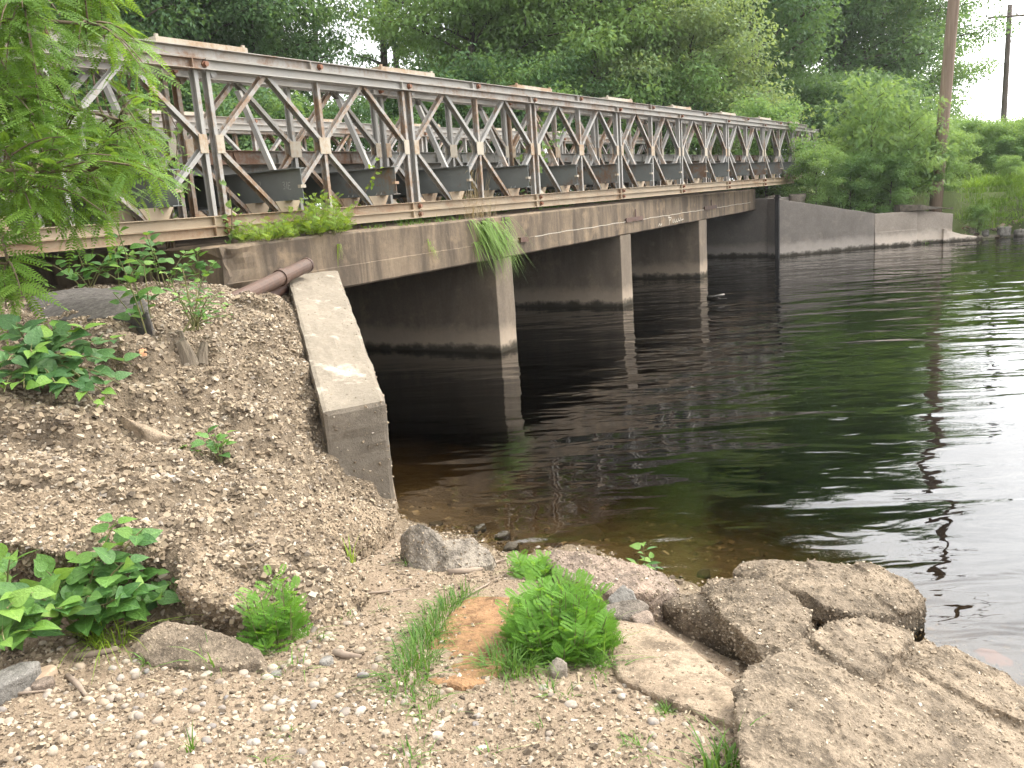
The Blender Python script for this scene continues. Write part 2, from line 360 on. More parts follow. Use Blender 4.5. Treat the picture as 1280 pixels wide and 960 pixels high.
def inpoly(x, y, poly):
    x = np.asarray(x, float); y = np.asarray(y, float); r = np.zeros(x.shape, bool); n = len(poly)
    for i in range(n):
        x0, y0 = poly[i]; x1, y1 = poly[(i+1) % n]
        c = ((y0 > y) != (y1 > y)); r ^= c & (x < (x1-x0)*(y-y0)/((y1-y0) if y1 != y0 else 1e-9)+x0)
    return r
def dpoly(x, y, pts):
    x = np.asarray(x, float); y = np.asarray(y, float); d = np.full(x.shape, 1e9)
    for (x0, y0), (x1, y1) in zip(pts[:-1], pts[1:]):
        L2 = (x1-x0)**2+(y1-y0)**2; t = np.clip(((x-x0)*(x1-x0)+(y-y0)*(y1-y0))/L2, 0, 1)
        d = np.minimum(d, np.hypot(x-x0-t*(x1-x0), y-y0-t*(y1-y0)))
    return d
def sst(t): t = np.clip(t, 0, 1); return t*t*(3-2*t)
FAR = A([(60, -110), (34, -40), (29, -18), (25.6, -9), (23.9, -6), (23.2, -5.0), (22.95, -4.4), (22.9, -3.4), (22.3, -2.2), (20.9, -.6), (20.6, 5.5), (15, 9.5), (9.5, 12.5), (7.5, 18), (6, 40), (0, 110)], float)
def gz(x, y, detail=True):
    x = np.asarray(x, float); y = np.asarray(y, float)
    zn = _ground(x, y)
    # wall line: water side of the near wing wall and abutment
    inside = inpoly(x, y, _poly); d = dpoly(x, y, _toe)
    wob = .05*fbm(P3(x, y), 3.5, 3, 5)
    zm = _mound(x, y)
    tq = zm*4.4+1.1*fbm(P3(x, y), 1.5, 3, 41); fr_ = tq-np.floor(tq); zm = zm+.10*(sst(fr_/.22)*(1-.9*sst((fr_-.22)/.78))-.35)*sst((d-.05)/.3)*(zm < 1.45)
    k = sst((d+wob)/.20)*inside
    zn = zn+(np.maximum(zm, zn)-zn)*k
    # east of the near abutment the bed drops
    # blend to the wider country
    zb = np.where(x < -1.5, 1.2, -1.3)
    near_land = 1.35+.3*fbm(P3(x, y), .15, 3, 9)
    shx = np.interp(y, [-200, -60, -14, -9, 6, 20, 60], [-30, -9, -2.6, -2.4, -.6, -3, -6])
    wide = np.where(True, -1.3+(near_land+1.3)*sst((shx-x+1.2)/2.6), 0)
    fx = np.interp(y, FAR[:, 1], FAR[:, 0])
    fd = (x-fx)
    slope = np.interp(y, [-60, -9, -4.6, -1, 6, 12], [2.2, 2.0, 1.6, .5, 1.5, 3])
    farh = np.interp(y, [-40, -8, -4.5, -1, 1, 6, 30], [2.0, 1.7, 1.45, 1.45, 1.85, 1.8, 1.7])+.25*fbm(P3(x, y), .2, 3, 4)
    wide = np.maximum(wide, -1.3+(farh+1.3)*sst((fd+slope*.45)/(slope)) )
    rr = np.maximum(np.maximum(-7.4-x, x-1.4)/2.5, np.maximum(-9.0-y, y-2.0)/2.5)
    b = sst(rr); z = zn*(1-b)+wide*b
    if detail:
        q = P3(x, y); lump = np.where(inside & (d > .05), 1., .45)
        z = z + lump*(.075*fbm(q, 2.2, 3, 1)+.045*fbm(q, 7, 3, 2)) + .008*fbm(q, 22, 2, 3)
    return z
def GP(px, py):                             # the point of the ground seen at this pixel
    d = ray(px, py); t = np.linspace(1.2, 45, 220); p = CAM+t[:, None]*d
    i = np.argmax(p[:, 2] < gz(p[:, 0], p[:, 1])); t = np.linspace(t[max(i-1, 0)], t[i], 25); p = CAM+t[:, None]*d
    return p[np.argmax(p[:, 2] <= gz(p[:, 0], p[:, 1]))]
def axis(lo, hi, step, far, ratio=1.16):
    a = list(np.arange(lo, hi+step/2, step)); s = step
    while a[-1] < far: s *= ratio; a.append(a[-1]+s)
    s = step
    while a[0] > -far: s *= ratio; a.insert(0, a[0]-s)
    return np.array(a)
gx, gy = axis(-5.0, .2, .027, 420), axis(-7.3, 0.3, .027, 420)
XX, YY = np.meshgrid(gx, gy, indexing='ij'); ZZ = gz(XX, YY)
nx, ny = XX.shape
GV = np.stack([XX, YY, ZZ], -1).reshape(-1, 3)
I = np.arange(nx*ny).reshape(nx, ny)
GF = np.stack([I[:-1, :-1], I[1:, :-1], I[1:, 1:], I[:-1, 1:]], -1).reshape(-1, 4)
_in = (inpoly(XX, YY, _poly) & (dpoly(XX, YY, _toe) > .04)).ravel()
_far = ((XX > 12) | (XX < -9) | (YY > 3) | (YY < -12)).ravel()
gm = mesh_np('ground', GV, GF, smooth=True)
a_ = gm.attributes.new('mound', 'FLOAT', 'POINT'); a_.data.foreach_set('value', _in.astype(np.float32))
a_ = gm.attributes.new('far', 'FLOAT', 'POINT'); a_.data.foreach_set('value', _far.astype(np.float32))
def _gr(g):
    v = g.pos(); n1 = g.noise(v, 1.3, 6, .6); n2 = g.noise(v, 14, 6, .7); n3 = g.noise(v, 75, 5, .75); vo = g.voro(v, 48); vo2 = g.voro(v, 110)
    dirt = g.mix(g.ramp(n1, [(.35, 0.), (.65, 1.)]), (.27, .208, .146), (.19, .143, .099))
    dirt = g.mix(g.ramp(n2, [(.35, .6), (.6, 0.)]), dirt, (.17, .125, .085))
    dirt = g.mix(g.ramp(n3, [(.55, 0.), (.72, .7)]), dirt, (.35, .285, .21))
    grav = g.mix(g.ramp(n2, [(.3, 0.), (.7, 1.)]), (.075, .058, .041), (.20, .155, .106))  # chip bed kept dark: crevice shade between chips put into the colour
    grav = g.mix(g.ramp(n3, [(.55, 0.), (.72, .6)]), grav, (.33, .27, .20))
    c = g.mix(g.attr('mound'), dirt, grav)
    soil = g.mix(n2, (.055, .075, .025), (.10, .13, .04))
    c = g.mix(g.attr('far'), c, soil)
    z = g.math('ADD', g.z(v), g.math('MULTIPLY', g.math('SUBTRACT', n2, .5), .06))
    mud = g.mix(n2, (.075, .055, .030), (.15, .11, .062))
    c = g.mix(g.ramp(z, [(.0, 1.), (.07, 0.)]), c, mud)
    h = g.math('ADD', g.math('MULTIPLY', n3, .8), g.math('ADD', g.math('MULTIPLY', vo, -1.), g.math('MULTIPLY', vo2, -.5)))
    rough = g.ramp(z, [(.02, .45), (.10, .95)])
    g.out(g.pbr(c, rough, g.bump(h, .8, .012), .2))
M_GROUND = mat('bare_ground', _gr)
ground = link('ground', gm, M_GROUND); tag(ground, kind='structure')
# ---------------------------------------------------------------- water
def _water(g):
    v = g.pos()
    big = g.noise(v, .22, 2, .5)
    sx = g.n('SeparateXYZ', {'Vector': v})
    # wind reaches the open water; it is sheltered along the near bank and under the deck
    q = g.math('ADD', g.math('MULTIPLY', sx.outputs['X'], .055), g.math('MULTIPLY', sx.outputs['Y'], -.085))
    ex = g.ramp(g.math('ADD', q, g.math('MULTIPLY', big, .35)), [(.20, .10), (.70, 1.)])
    r = g.mapv(v, (1, 1, 1), rot=(0, 0, math.radians(-30)))
    n1 = g.noise(g.mapv(r, (1.6, .50, 1)), 1.0, 2, .45, .5)
    n2 = g.noise(g.mapv(r, (4.6, 1.6, 1)), 1.0, 2, .5, .5)
    n3 = g.noise(g.mapv(r, (13, 7, 1)), 1.0, 2, .5, .3)
    h = g.math('ADD', g.math('MULTIPLY', n1, .042), g.math('ADD', g.math('MULTIPLY', n2, .0105), g.math('MULTIPLY', n3, .0007)))
    h = g.math('MULTIPLY', h, ex)
    nm = g.bump(h, 1.0, 1.0)
    fr = g.n('Fresnel', {'IOR': 1.40, 'Normal': nm}).outputs[0]
    gl = g.n('BsdfGlossy', {'Color': (1, 1, 1, 1), 'Roughness': .015, 'Normal': nm}).outputs[0]
    tr = g.n('BsdfTransparent', {'Color': (.80, .72, .56, 1)}).outputs[0]
    g.out(g.n('MixShader', {'Fac': fr, 1: tr, 2: gl}).outputs[0])
    ab = g.n('VolumeAbsorption', {'Color': (.52, .47, .30, 1), 'Density': 3.4}).outputs[0]
    o = [x for x in g.t.nodes if x.type == 'OUTPUT_MATERIAL'][0]; g.t.links.new(ab, o.inputs['Volume'])
M_WATER = mat('river_water', _water)
wb = MB().box((-34, -180, -4), (70, 90, 0.0)); river = wb.build('river', M_WATER); tag(river, kind='structure')
# ---------------------------------------------------------------- old concrete bridge
FS = A([1, .05, 0])/math.hypot(1, .05); FN = A([-FS[1], FS[0], 0])      # along the fascia, and into the bridge
F0 = A([0, -.5, 0])
def fp(s, d, z): return F0+FS*s+FN*d+A([0, 0, z])
cb = empty('concrete_bridge', F0); tag(cb, 'low brown concrete bridge on three piers carrying the steel truss', 'bridge')
def rel(o):                                 # keep world coordinates for a child of a moved empty
    o.matrix_parent_inverse = Matrix.Translation(-Vector(o.parent.location)); return o
def grid_face(ns, nz, fn):
    s = np.linspace(0, 1, ns); t = np.linspace(0, 1, nz); SS, TT = np.meshgrid(s, t, indexing='ij'); V = fn(SS, TT).reshape(-1, 3)
    J = np.arange(ns*nz).reshape(ns, nz); return V, np.stack([J[:-1, :-1], J[1:, :-1], J[1:, 1:], J[:-1, 1:]], -1).reshape(-1, 4)
def deck_slab():
    prof = [(5.9, 1.325), (.02, 1.325), (0, 1.345), (0, 1.555), (.012, 1.562), (.012, 1.89), (.035, 1.912), (.4, 1.914), (5.9, 1.914)]   # depth, height
    pr = []
    for (d0, z0), (d1, z1) in zip(prof[:-1], prof[1:]):
        n = max(1, int(math.hypot(min(d1-d0, 1), z1-z0)/.05)); pr += [(d0+(d1-d0)*i/n, z0+(z1-z0)*i/n) for i in range(n)]
    pr.append(prof[-1]); pr = A(pr); ns, k = 330, len(pr)
    s = np.linspace(-.45, 18.97, ns); SS = np.repeat(s[:, None], k, 1); D = np.repeat(pr[None, :, 0], ns, 0); Z = np.repeat(pr[None, :, 1], ns, 0)
    Q = np.stack([SS, D, Z], -1); near = np.exp(-(SS+.45)/.35)
    D = D + .006*fbm(Q, 2.5, 4, 3)*(D < .5) + near*(D < .5)*(.06+.10*fbm(Q, 5, 4, 8))
    Z = Z - near*(Z > 1.8)*(.02+.06*np.abs(fbm(Q, 6, 3, 9))) + .004*fbm(Q, 3, 3, 11)
    SS = SS + near*.10*fbm(Q, 6, 4, 12)
    V = F0+FS*SS[..., None]+FN*D[..., None]; V[..., 2] = Z; V = V.reshape(-1, 3)
    J = np.arange(ns*k).reshape(ns, k); F = np.stack([J[:-1, :-1], J[:-1, 1:], J[1:, 1:], J[1:, :-1]], -1).reshape(-1, 4).tolist()
    F += [[int(J[i, 0]), int(J[i+1, 0]), int(J[i+1, -1]), int(J[i, -1])] for i in range(ns-1)]
    F += [[int(q) for q in J[0, ::-1]], [int(q) for q in J[-1]]]
    return V, F
V, F = deck_slab(); rel(link('deck_slab', mesh_np('deck_slab', V, F), M_FASCIA, cb))
def conc_block(name, corners, z0, z1, m, parent, seed=0, amp=.006, bev=.015):
    """corners: plan polygon (counter-clockwise); z1 may be a list of heights per corner"""
    bm = bmesh.new(); n = len(corners); zz = z1 if hasattr(z1, '__len__') else [z1]*n
    b = [bm.verts.new((c[0], c[1], z0)) for c in corners]; t = [bm.verts.new((c[0], c[1], h)) for c, h in zip(corners, zz)]
    bm.faces.new(b[::-1]); bm.faces.new(t)
    for i in range(n): bm.faces.new((b[i], b[(i+1) % n], t[(i+1) % n], t[i]))
    bmesh.ops.recalc_face_normals(bm, faces=bm.faces)
    bmesh.ops.bevel(bm, geom=list(bm.edges), offset=bev, segments=2, affect='EDGES', profile=.6)
    for _ in range(5):
        e = [x for x in bm.edges if x.calc_length() > .11]
        if not e: break
        bmesh.ops.subdivide_edges(bm, edges=e, cuts=1, use_grid_fill=True)
    bmesh.ops.triangulate(bm, faces=[f for f in bm.faces if len(f.verts) > 4])
    Q = A([v.co[:] for v in bm.verts]); bm.normal_update(); N = A([v.normal[:] for v in bm.verts])
    Q = Q + N*(amp*fbm(Q, 4, 4, seed)+amp*.5*fbm(Q, 22, 3, seed+1))[:, None]
    for v, q in zip(bm.verts, Q): v.co = q
    me = bpy.data.meshes.new(name); bm.to_mesh(me); bm.free(); o = link(name, me, m, parent)
    if parent is not None: rel(o)
    return o
def quad(s0, s1, d0, d1): return [fp(s0, d0, 0), fp(s1, d0, 0), fp(s1, d1, 0), fp(s0, d1, 0)]
for i, (a, b) in enumerate(((4.29, 4.78), (8.88, 9.40), (13.68, 14.27))):
    conc_block('pier', quad(a, b, .012, 5.8), -2, 1.322, M_PIER, cb, i)
conc_block('abutment', quad(-.40, .62, .06, 5.8), -2, 1.320, M_PIER, cb, 7)
fa = A([(18.93, -.22), (20.0, -.22), (20.4, 6.3), (19.3, 6.3)])
conc_block('abutment', fa, -2, 1.62, M_WINGF, cb, 8)
for s0, s1 in ((9.14, 10.0), (14.05, 15.05)):
    b = MB().box((0, 0, 0), (s1-s0, .05, .012)).box((0, -.02, -.05), (s1-s0, -.005, .03)).box(((s1-s0)*.55, -.018, .03), ((s1-s0)*.55+.04, -.006, .17))
    o = b.build('rusty_angle_iron', M_DRAIN, cb); o.rotation_euler = (0, 0, math.atan2(.05, 1)); o.location = Vector(fp(s0, -.002, 1.60))-Vector(F0)
o = MB().box((0, -.04, -.04), (.22, .01, .03)).build('rusty_angle_iron', M_DRAIN, cb); o.location = Vector(fp(5.0, 0, 1.545))-Vector(F0)
# pale fascia marks: graffiti low on the third span, lime along the cold joint
def strokes(name, paths, wdt, m, parent, to3):
    mb = MB()
    for p in paths:
        p = A(p); t = np.gradient(p, axis=0); t = t/np.maximum(np.linalg.norm(t, axis=1, keepdims=True), 1e-6); nn = np.stack([-t[:, 1], t[:, 0]], 1)
        l = [to3(*q) for q in p+nn*wdt/2]; r = [to3(*q) for q in p-nn*wdt/2]; n = len(p)
        mb.add(l+r, [(i, i+1, n+i+1, n+i) for i in range(n-1)])
    o = mb.build(name, m, parent); return rel(o) if parent is not None else o
sx0 = 11.55
def f3(u, v): return fp(u, -.006, v)
pp = [[(sx0+.00, 1.50), (sx0+.03, 1.43), (sx0+.0, 1.36)], [(sx0-.05, 1.52), (sx0+.06, 1.51), (sx0+.16, 1.49)], [(sx0+.02, 1.45), (sx0+.12, 1.46)],
      [(sx0+.25, 1.47), (sx0+.24, 1.40), (sx0+.29, 1.39), (sx0+.34, 1.47), (sx0+.36, 1.40), (sx0+.43, 1.39), (sx0+.47, 1.46), (sx0+.49, 1.40), (sx0+.57, 1.39), (sx0+.60, 1.47), (sx0+.63, 1.41), (sx0+.72, 1.40), (sx0+.77, 1.47), (sx0+.80, 1.41), (sx0+.95, 1.43)],
      [(sx0-.65, 1.37), (sx0-.58, 1.42), (sx0-.52, 1.37), (sx0-.45, 1.41)]]
strokes('pale_scrawl', pp, .022, M_PALEMARK, cb, f3)
u = np.linspace(5.5, 18.4, 150); strokes('pale_joint_line', [np.stack([u, 1.561+.004*np.sin(u*3.1)+.004*np.sin(u*9.7)], 1)], .011, M_PALEMARK, cb, lambda a, b: fp(a, -.004, b))
# ---------------------------------------------------------------- wing walls
def wing_near():
    FR, FL, BR, BL = A([-1.35, -3.05]), A([-1.755, -2.837]), A([1.03, -.43]), A([.27, -.47])
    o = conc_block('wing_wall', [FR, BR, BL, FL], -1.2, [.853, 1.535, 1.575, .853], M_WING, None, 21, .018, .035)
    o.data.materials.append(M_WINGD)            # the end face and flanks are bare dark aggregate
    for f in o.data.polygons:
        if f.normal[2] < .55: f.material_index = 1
    return o
ww = wing_near(); tag(ww, 'thick sloping concrete wing wall with pale patches beside the gravel mound', 'wall')
P1, P2, P3_, P4 = A([18.5, -.24]), A([21.07, -2.37]), A([21.83, -3.38]), A([22.5, -4.25])
def wallquad(a, b, t):
    d = (b-a)/np.linalg.norm(b-a); n = A([-d[1], d[0]]); return [a, b, b+n*t, a+n*t]
w1 = conc_block('wing_wall', wallquad(P1, P2, .4), -2, [1.62, .98, .98, 1.62], M_WINGF, None, 31, .008, .02)
tag(w1, 'long grey concrete wing wall tapering down from the far abutment', 'wall')
w2 = empty('block_wall', (P2[0], P2[1], 0)); tag(w2, 'square pale concrete wall block with a ledge, between two far walls', 'wall')
q = wallquad(P2+A([.012, .0]), P3_, .5); conc_block('upper_block', q, .40, [.95, .97, .97, .95], M_BLOCKF, w2, 32, .006, .012)
d_ = A([-.03, -.02]); q = [q[0]+d_, q[1]+d_, q[2], q[3]]; conc_block('lower_block', q, -2, .44, M_BLOCKF, w2, 33, .006, .012)
w3 = empty('retaining_wall', (P3_[0], P3_[1], 0)); tag(w3, 'pale leaning retaining wall under a dark overhanging slab on the far bank', 'wall')
conc_block('wall_face', wallquad(P3_+A([.08, .06]), P4, .5), -2, [1.0, .80, .80, 1.0], M_BLOCKF, w3, 34, .01, .012)
conc_block('cap_slab', [P3_+A([-.30, .42]), P3_+A([-.06, -.10]), P4+A([.02, .02]), P4+A([.6, .5]), P3_+A([.5, .9])], .97, [1.16, 1.14, .95, .96, 1.18], simple('mossy_slab', (.07, .062, .05), (.16, .135, .105), 12, .95, .7, .02), w3, 35, .02, .02)
conc_block('apron', [P4+A([-.25, .2]), P4+A([.15, -.35]), P4+A([.62, -.75]), P4+A([.9, -.4]), P4+A([.3, .5])], -.6, [.40, .14, .06, .10, .30], M_BLOCKF, w3, 36, .02, .015)
gp = MB().box((-.05, -.05, -1.5), (.05, .05, 1.72)).box((-.075, -.075, 1.62), (.075, .075, 1.66)).build('steel_post', simple('black_steel', (.012, .012, .013), (.028, .026, .025), 20, .6), None, loc=(18.43, -.30, 0))
tag(gp, 'black upright steel post at the corner of the far abutment', 'post')
# ---------------------------------------------------------------- steel panel bridge
BAY, Z0, ZT = 3.048, 2.13, 1.448
br = empty('panel_truss_bridge', (0, 0, 0)); tag(br, 'long rusty grey steel panel truss bridge lying on the concrete one', 'bridge')
def channel_x(x0, x1, yc, zc, h=.1, w_=.05, t=.008, side=-1):     # a channel along X, flanges pointing to side*Y
    mb = MB(); s_ = side
    mb.box((x0, min(yc, yc+s_*t), zc-h/2), (x1, max(yc, yc+s_*t), zc+h/2))
    for zz in (zc-h/2, zc+h/2-t): mb.box((x0, min(yc+s_*t, yc+s_*w_), zz), (x1, max(yc+s_*t, yc+s_*w_), zz+t))
    return mb
def merge(*mbs):
    m = MB()
    for b in mbs: m.add(np.concatenate(b.V), b.F)
    return m
def chord_mesh(name, x0=.0, x1=BAY, zc=0., lug=True):
    m = merge(channel_x(x0+.004, x1-.004, -.038, zc, .098, side=-1), channel_x(x0+.004, x1-.004, .038, zc, .098, side=1))
    if lug:
        for s_ in (-1, 1):
            y0, y1 = sorted((s_*.0462, s_*.060))
            m.box((x1-.135, y0, zc-.040), (x1-.010, y1, zc+.040)); m.box((x0+.010, y0, zc-.040), (x0+.075, y1, zc+.040))
            y0, y1 = sorted((s_*.0465, s_*.087)); m.box((x1-.150, y0, zc-.0405), (x1-.140, y1, zc+.0405))
    return m.mesh(name)
ME_TOP, ME_BOT = chord_mesh('top_chord', zc=0), chord_mesh('bottom_chord', zc=0)
def bar(a, b, wdt=.042, dep=.078, t=.007):      # web member: a channel from a to b in the XZ plane, its web to the camera side
    a, b = A([a[0], 0, a[1]]), A([b[0], 0, b[1]]); d = nrm(b-a); n = A([d[2], 0, -d[0]]); Yv = A([0, 1., 0])
    if n[0] > 0: n = -n
    w2_, q = wdt/2, dep/2
    prof = [(-w2_, -q), (w2_, -q), (w2_, -q+t), (-w2_+t, -q+t), (-w2_+t, q-t), (w2_, q-t), (w2_, q), (-w2_, q)]
    return MB().prism(prof, a, b, n, Yv)
H2 = ZT/2; XL, XM, XR = .05, 1.504, BAY-.09; QL, QR = (XL+XM)/2, (XM+XR)/2; e_ = .045
ME_POST = bar((0, -H2+.05), (0, H2-.05)).mesh('post')
gsz = .175
diags = []
for (xa, xg) in ((QL, XL), (QL, XM), (QR, XM), (QR, XR)):
    sg = 1 if xg > xa else -1
    for v in (1, -1): diags.append(((xa+sg*.028, v*(H2-.052)), (xg-sg*.035, v*.055)))
ME_DIAG = [bar(a, b).mesh('diagonal') for a, b in diags]
def plate(pts, y0, y1): return MB().prism(pts, (0, y0, 0), (0, y1, 0), (1, 0, 0), (0, 0, 1))
def gus(xa, xb): return merge(plate([(xa, -gsz/2), (xb, -gsz/2), (xb, gsz/2), (xa, gsz/2)], -.048, -.041), plate([(xa, -gsz/2), (xb, -gsz/2), (xb, gsz/2), (xa, gsz/2)], .041, .048))
ME_GUS = [gus(-.082, .082).mesh('gusset_plate'), gus(-.018, .075).mesh('gusset_plate'), gus(-.075, .018).mesh('gusset_plate')]
def seat(sc=1):
    return plate([(-.10, 0), (.12, 0), (.19, .105), (-.17, .105)], -.047, .047)
ME_SEAT = seat().mesh('transom_seat')
ME_FOOT = plate([(0, 0), (.10, 0), (.02, .06), (0, .06)], -.039, .039).mesh('corner_plate')
ME_HEAD = plate([(0, 0), (.02, -.06), (.045, -.06), (.10, 0)], -.039, .039).mesh('corner_plate')
def cyl_y(r, y0, y1, k=10, x=0, z=0):
    mb = MB(); mb.prism([(r*math.cos(2*math.pi*i/k), r*math.sin(2*math.pi*i/k)) for i in range(k)], (x, y0, z), (x, y1, z), (1, 0, 0), (0, 0, 1)); return mb
ME_PIN = merge(cyl_y(.024, -.105, .105), cyl_y(.034, -.075, -.060, 6), cyl_y(.034, .060, .075, 6)).mesh('pin')
ME_BOLT = merge(cyl_y(.012, -.062, .062, 6)).mesh('bolt')
def panel(bay, yc, outer):
    x0 = bay*BAY; e = empty('truss_panel', (x0, yc, Z0+H2), br)
    link('top_chord', ME_TOP, M_CHORD_T, e, (0, 0, H2)); link('bottom_chord', ME_BOT, M_CHORD_B, e, (0, 0, -H2))
    for x in (XL, XM, XR): link('post', ME_POST, M_POST, e, (x, 0, 0))
    for me in ME_DIAG: link('diagonal', me, M_POST, e)
    for x, k in ((XL, 1), (XM, 0), (XR, 2)): link('gusset_plate', ME_GUS[k], M_GUSSET, e, (x, 0, 0))
    for x in (QL, QR): link('transom_seat', ME_SEAT, M_CHORD_B, e, (x+.07, 0, -H2+.0495))
    link('corner_plate', ME_FOOT, M_GUSSET, e, (XL+.022, 0, -H2+.0495)); link('corner_plate', ME_HEAD, M_POST, e, (XL+.022, 0, H2-.0495))
    for z in (-H2, H2): link('pin', ME_PIN, M_PIN, e, (0, 0, z))
    return e
ME_RCH, ME_RCT = chord_mesh('reinforcement_chord'), chord_mesh('reinforcement_chord')
B0, B1 = -2, 8
YT = (.05, .51, 4.55, 5.01)
for yc in YT:
    for bay in range(B0, B1):
        panel(bay, yc, yc in (YT[0], YT[3]))
    for bay in range(B0, B1-1):
        c = empty('chord_reinforcement', (bay*BAY, yc, Z0-.1), br)
        link('reinforcement_chord', ME_RCH, M_CHORD_B, c); link('pin', ME_PIN, M_PIN, c)
        c = empty('chord_reinforcement', ((bay+.5)*BAY, yc, Z0+ZT+.1), br)
        link('reinforcement_chord', ME_RCT, M_CHORD_T, c); link('pin', ME_PIN, M_PIN, c)
def ibeam(L_, h=.325, w_=.125, t=.010):         # along Y
    p = [(-w_/2, 0), (w_/2, 0), (w_/2, t), (t/2, t), (t/2, h-t), (w_/2, h-t), (w_/2, h), (-w_/2, h), (-w_/2, h-t), (-t/2, h-t), (-t/2, t), (-w_/2, t)]
    return MB().prism(p, (0, 0, 0), (0, L_, 0), (1, 0, 0), (0, 0, 1))
ME_TR = ibeam(5.5).mesh('transom'); ME_RAK = MB().prism([(-.02, -.035), (.02, -.035), (.02, .035), (-.02, .035)], (0, .06, .0), (0, .44, .84), (1, 0, 0), (0, 1, 0)).mesh('raker')
ME_TBOLT = MB().box((-.035, -.012, -.016), (.035, .035, .016)).mesh('transom_lug')
for bay in range(B0, B1):
    for fx in (.285, .782):
        e = empty('transom_assembly', ((bay+fx)*BAY, 0, Z0+.155), br)
        link('transom', ME_TR, M_TRANSOM, e, (0, -.22, 0)); link('transom_lug', ME_TBOLT, M_GUSSET, e, (0, -.225, .135))
        link('raker', ME_RAK, M_POST, e, (-.06, .06, .325)); link('raker', ME_RAK, M_POST, e, (-.06, 5.0, .325), rot=(0, 0, math.pi))
# bracing frames laid flat across each pair of trusses, at every joint
bf = MB().box((-.52, -.075, 0), (.52, -.015, .045)).box((-.52, .475, 0), (.52, .535, .045)).box((-.52, -.013, .004), (-.46, .473, .044)).box((.46, -.013, .004), (.52, .473, .044)).box((-.46, .20, .006), (.46, .26, .042))
bf.add(*((lambda m: (np.concatenate(m.V), m.F))(merge(*[MB().box((x-.014, -.06, .045), (x+.014, -.032, .070)) for x in (-.49, .49)]))))
ME_BF = bf.mesh('bracing_frame')
for bay in range(B0, B1):
    for yc in (YT[0], YT[2]): link('bracing_frame', ME_BF, M_GUSSET, br, (bay*BAY+.02, yc, Z0+ZT+.1515))
# deck: stringers, plates, edge channel with brackets
ZD = Z0+.155+.325
ME_STR = ibeam(BAY-.01, .10, .055, .007).mesh('stringer')
ME_DP = MB().box((0, 0, 0), (BAY-.012, 3.44, .03)).mesh('deck_plate')
kb = channel_x(0, BAY-.02, 0, .075, .15, .05, .008, -1)
for i in range(5):
    x = .25+i*.62; kb.add(*((lambda m: (np.concatenate(m.V), m.F))(MB().prism([(-.045, .009), (-.045, .06), (-.008, .141), (-.008, .009)], (x, 0, 0), (x+.01, 0, 0), (0, 1, 0), (0, 0, 1)))))
ME_KB = kb.mesh('deck_edge')
for bay in range(B0, B1):
    e = empty('deck_bay', (bay*BAY, 0, ZD+.003), br)
    for y in (.9, 1.45, 2.0, 2.53, 3.06, 3.6, 4.15): link('stringer', ME_STR, M_DECKST, e, (BAY-.005, y, 0), rot=(0, 0, math.pi/2))
    link('deck_plate', ME_DP, M_DECKST, e, (.006, .81, .101)); link('deck_edge', ME_KB, M_DECKST, e, (.01, .80, .1015)); link('deck_edge', ME_KB, M_DECKST, e, (BAY-.01, 4.26, .1015), rot=(0, 0, math.pi))
# chalk marks on one transom web: "2" and "31E"
def c3(u, v): return ((0+.285)*BAY-.0075, u, Z0+.155+v)
def gl(ch, u, v, s):
    P = {'2': [[(0, .8), (.15, 1), (.4, .95), (.45, .7), (0, .05), (.5, 0)]], '3': [[(0, .95), (.4, 1), (.42, .7), (.15, .55), (.45, .4), (.4, .05), (0, .05)]],
         '1': [[(.2, 1), (.2, 0)]], 'E': [[(.5, .95), (0, .9), (0, 0), (.55, 0)], [(0, .5), (.4, .5)]]}[ch]
    return [[(u-a*s*.9, v+b*s) for a, b in p] for p in P]
pp = gl('3', .06, .12, .075)+gl('1', .015, .12, .075)+gl('E', -.02, .115, .075)+gl('2', .42, .16, .06)
strokes('chalk_marks', pp, .006, M_CHALK, br, c3)
OV = A([(1, 0, 0), (-1, 0, 0), (0, 1, 0), (0, -1, 0), (0, 0, 1), (0, 0, -1.)]); OF = A([(0, 2, 4), (2, 1, 4), (1, 3, 4), (3, 0, 4), (2, 0, 5), (1, 2, 5), (3, 1, 5), (0, 3, 5)])
CVt = A([(x, y, z) for x in (-1, 1) for y in (-1, 1) for z in (-1, 1)], float)*.72
CFt = A([(0, 1, 3), (0, 3, 2), (4, 6, 7), (4, 7, 5), (0, 4, 5), (0, 5, 1), (2, 3, 7), (2, 7, 6), (0, 2, 6), (0, 6, 4), (1, 5, 7), (1, 7, 3)])
def scatter(name, pos, size, m, Vt, Ft, flat=.6, seed=0, jit=.28, label=None):
    r = np.random.default_rng(seed); n = len(pos); k = len(Vt)
    ax = r.normal(size=(n, 3)); q = r.normal(size=(n, 4)); q /= np.linalg.norm(q, axis=1, keepdims=True); w_, x, y, z = q.T
    R = np.stack([np.stack([1-2*(y*y+z*z), 2*(x*y-z*w_), 2*(x*z+y*w_)], -1), np.stack([2*(x*y+z*w_), 1-2*(x*x+z*z), 2*(y*z-x*w_)], -1), np.stack([2*(x*z-y*w_), 2*(y*z+x*w_), 1-2*(x*x+y*y)], -1)], 1)
    V = Vt[None]*(1+jit*r.uniform(-1, 1, (n, k, 3)))*np.stack([np.ones(n), r.uniform(.55, 1, n), r.uniform(.35, .8, n)], -1)[:, None]
    V = np.einsum('nij,nkj->nki', R, V); V[..., 2] *= flat; V = V*size[:, None, None]+pos[:, None]
    F = (Ft[None]+(np.arange(n)*k)[:, None, None]).reshape(-1, Ft.shape[1])
    t = np.repeat(np.clip(r.random(n), 0, 1), k)
    return link(name, mesh_np(name, V.reshape(-1, 3), F, t), m)
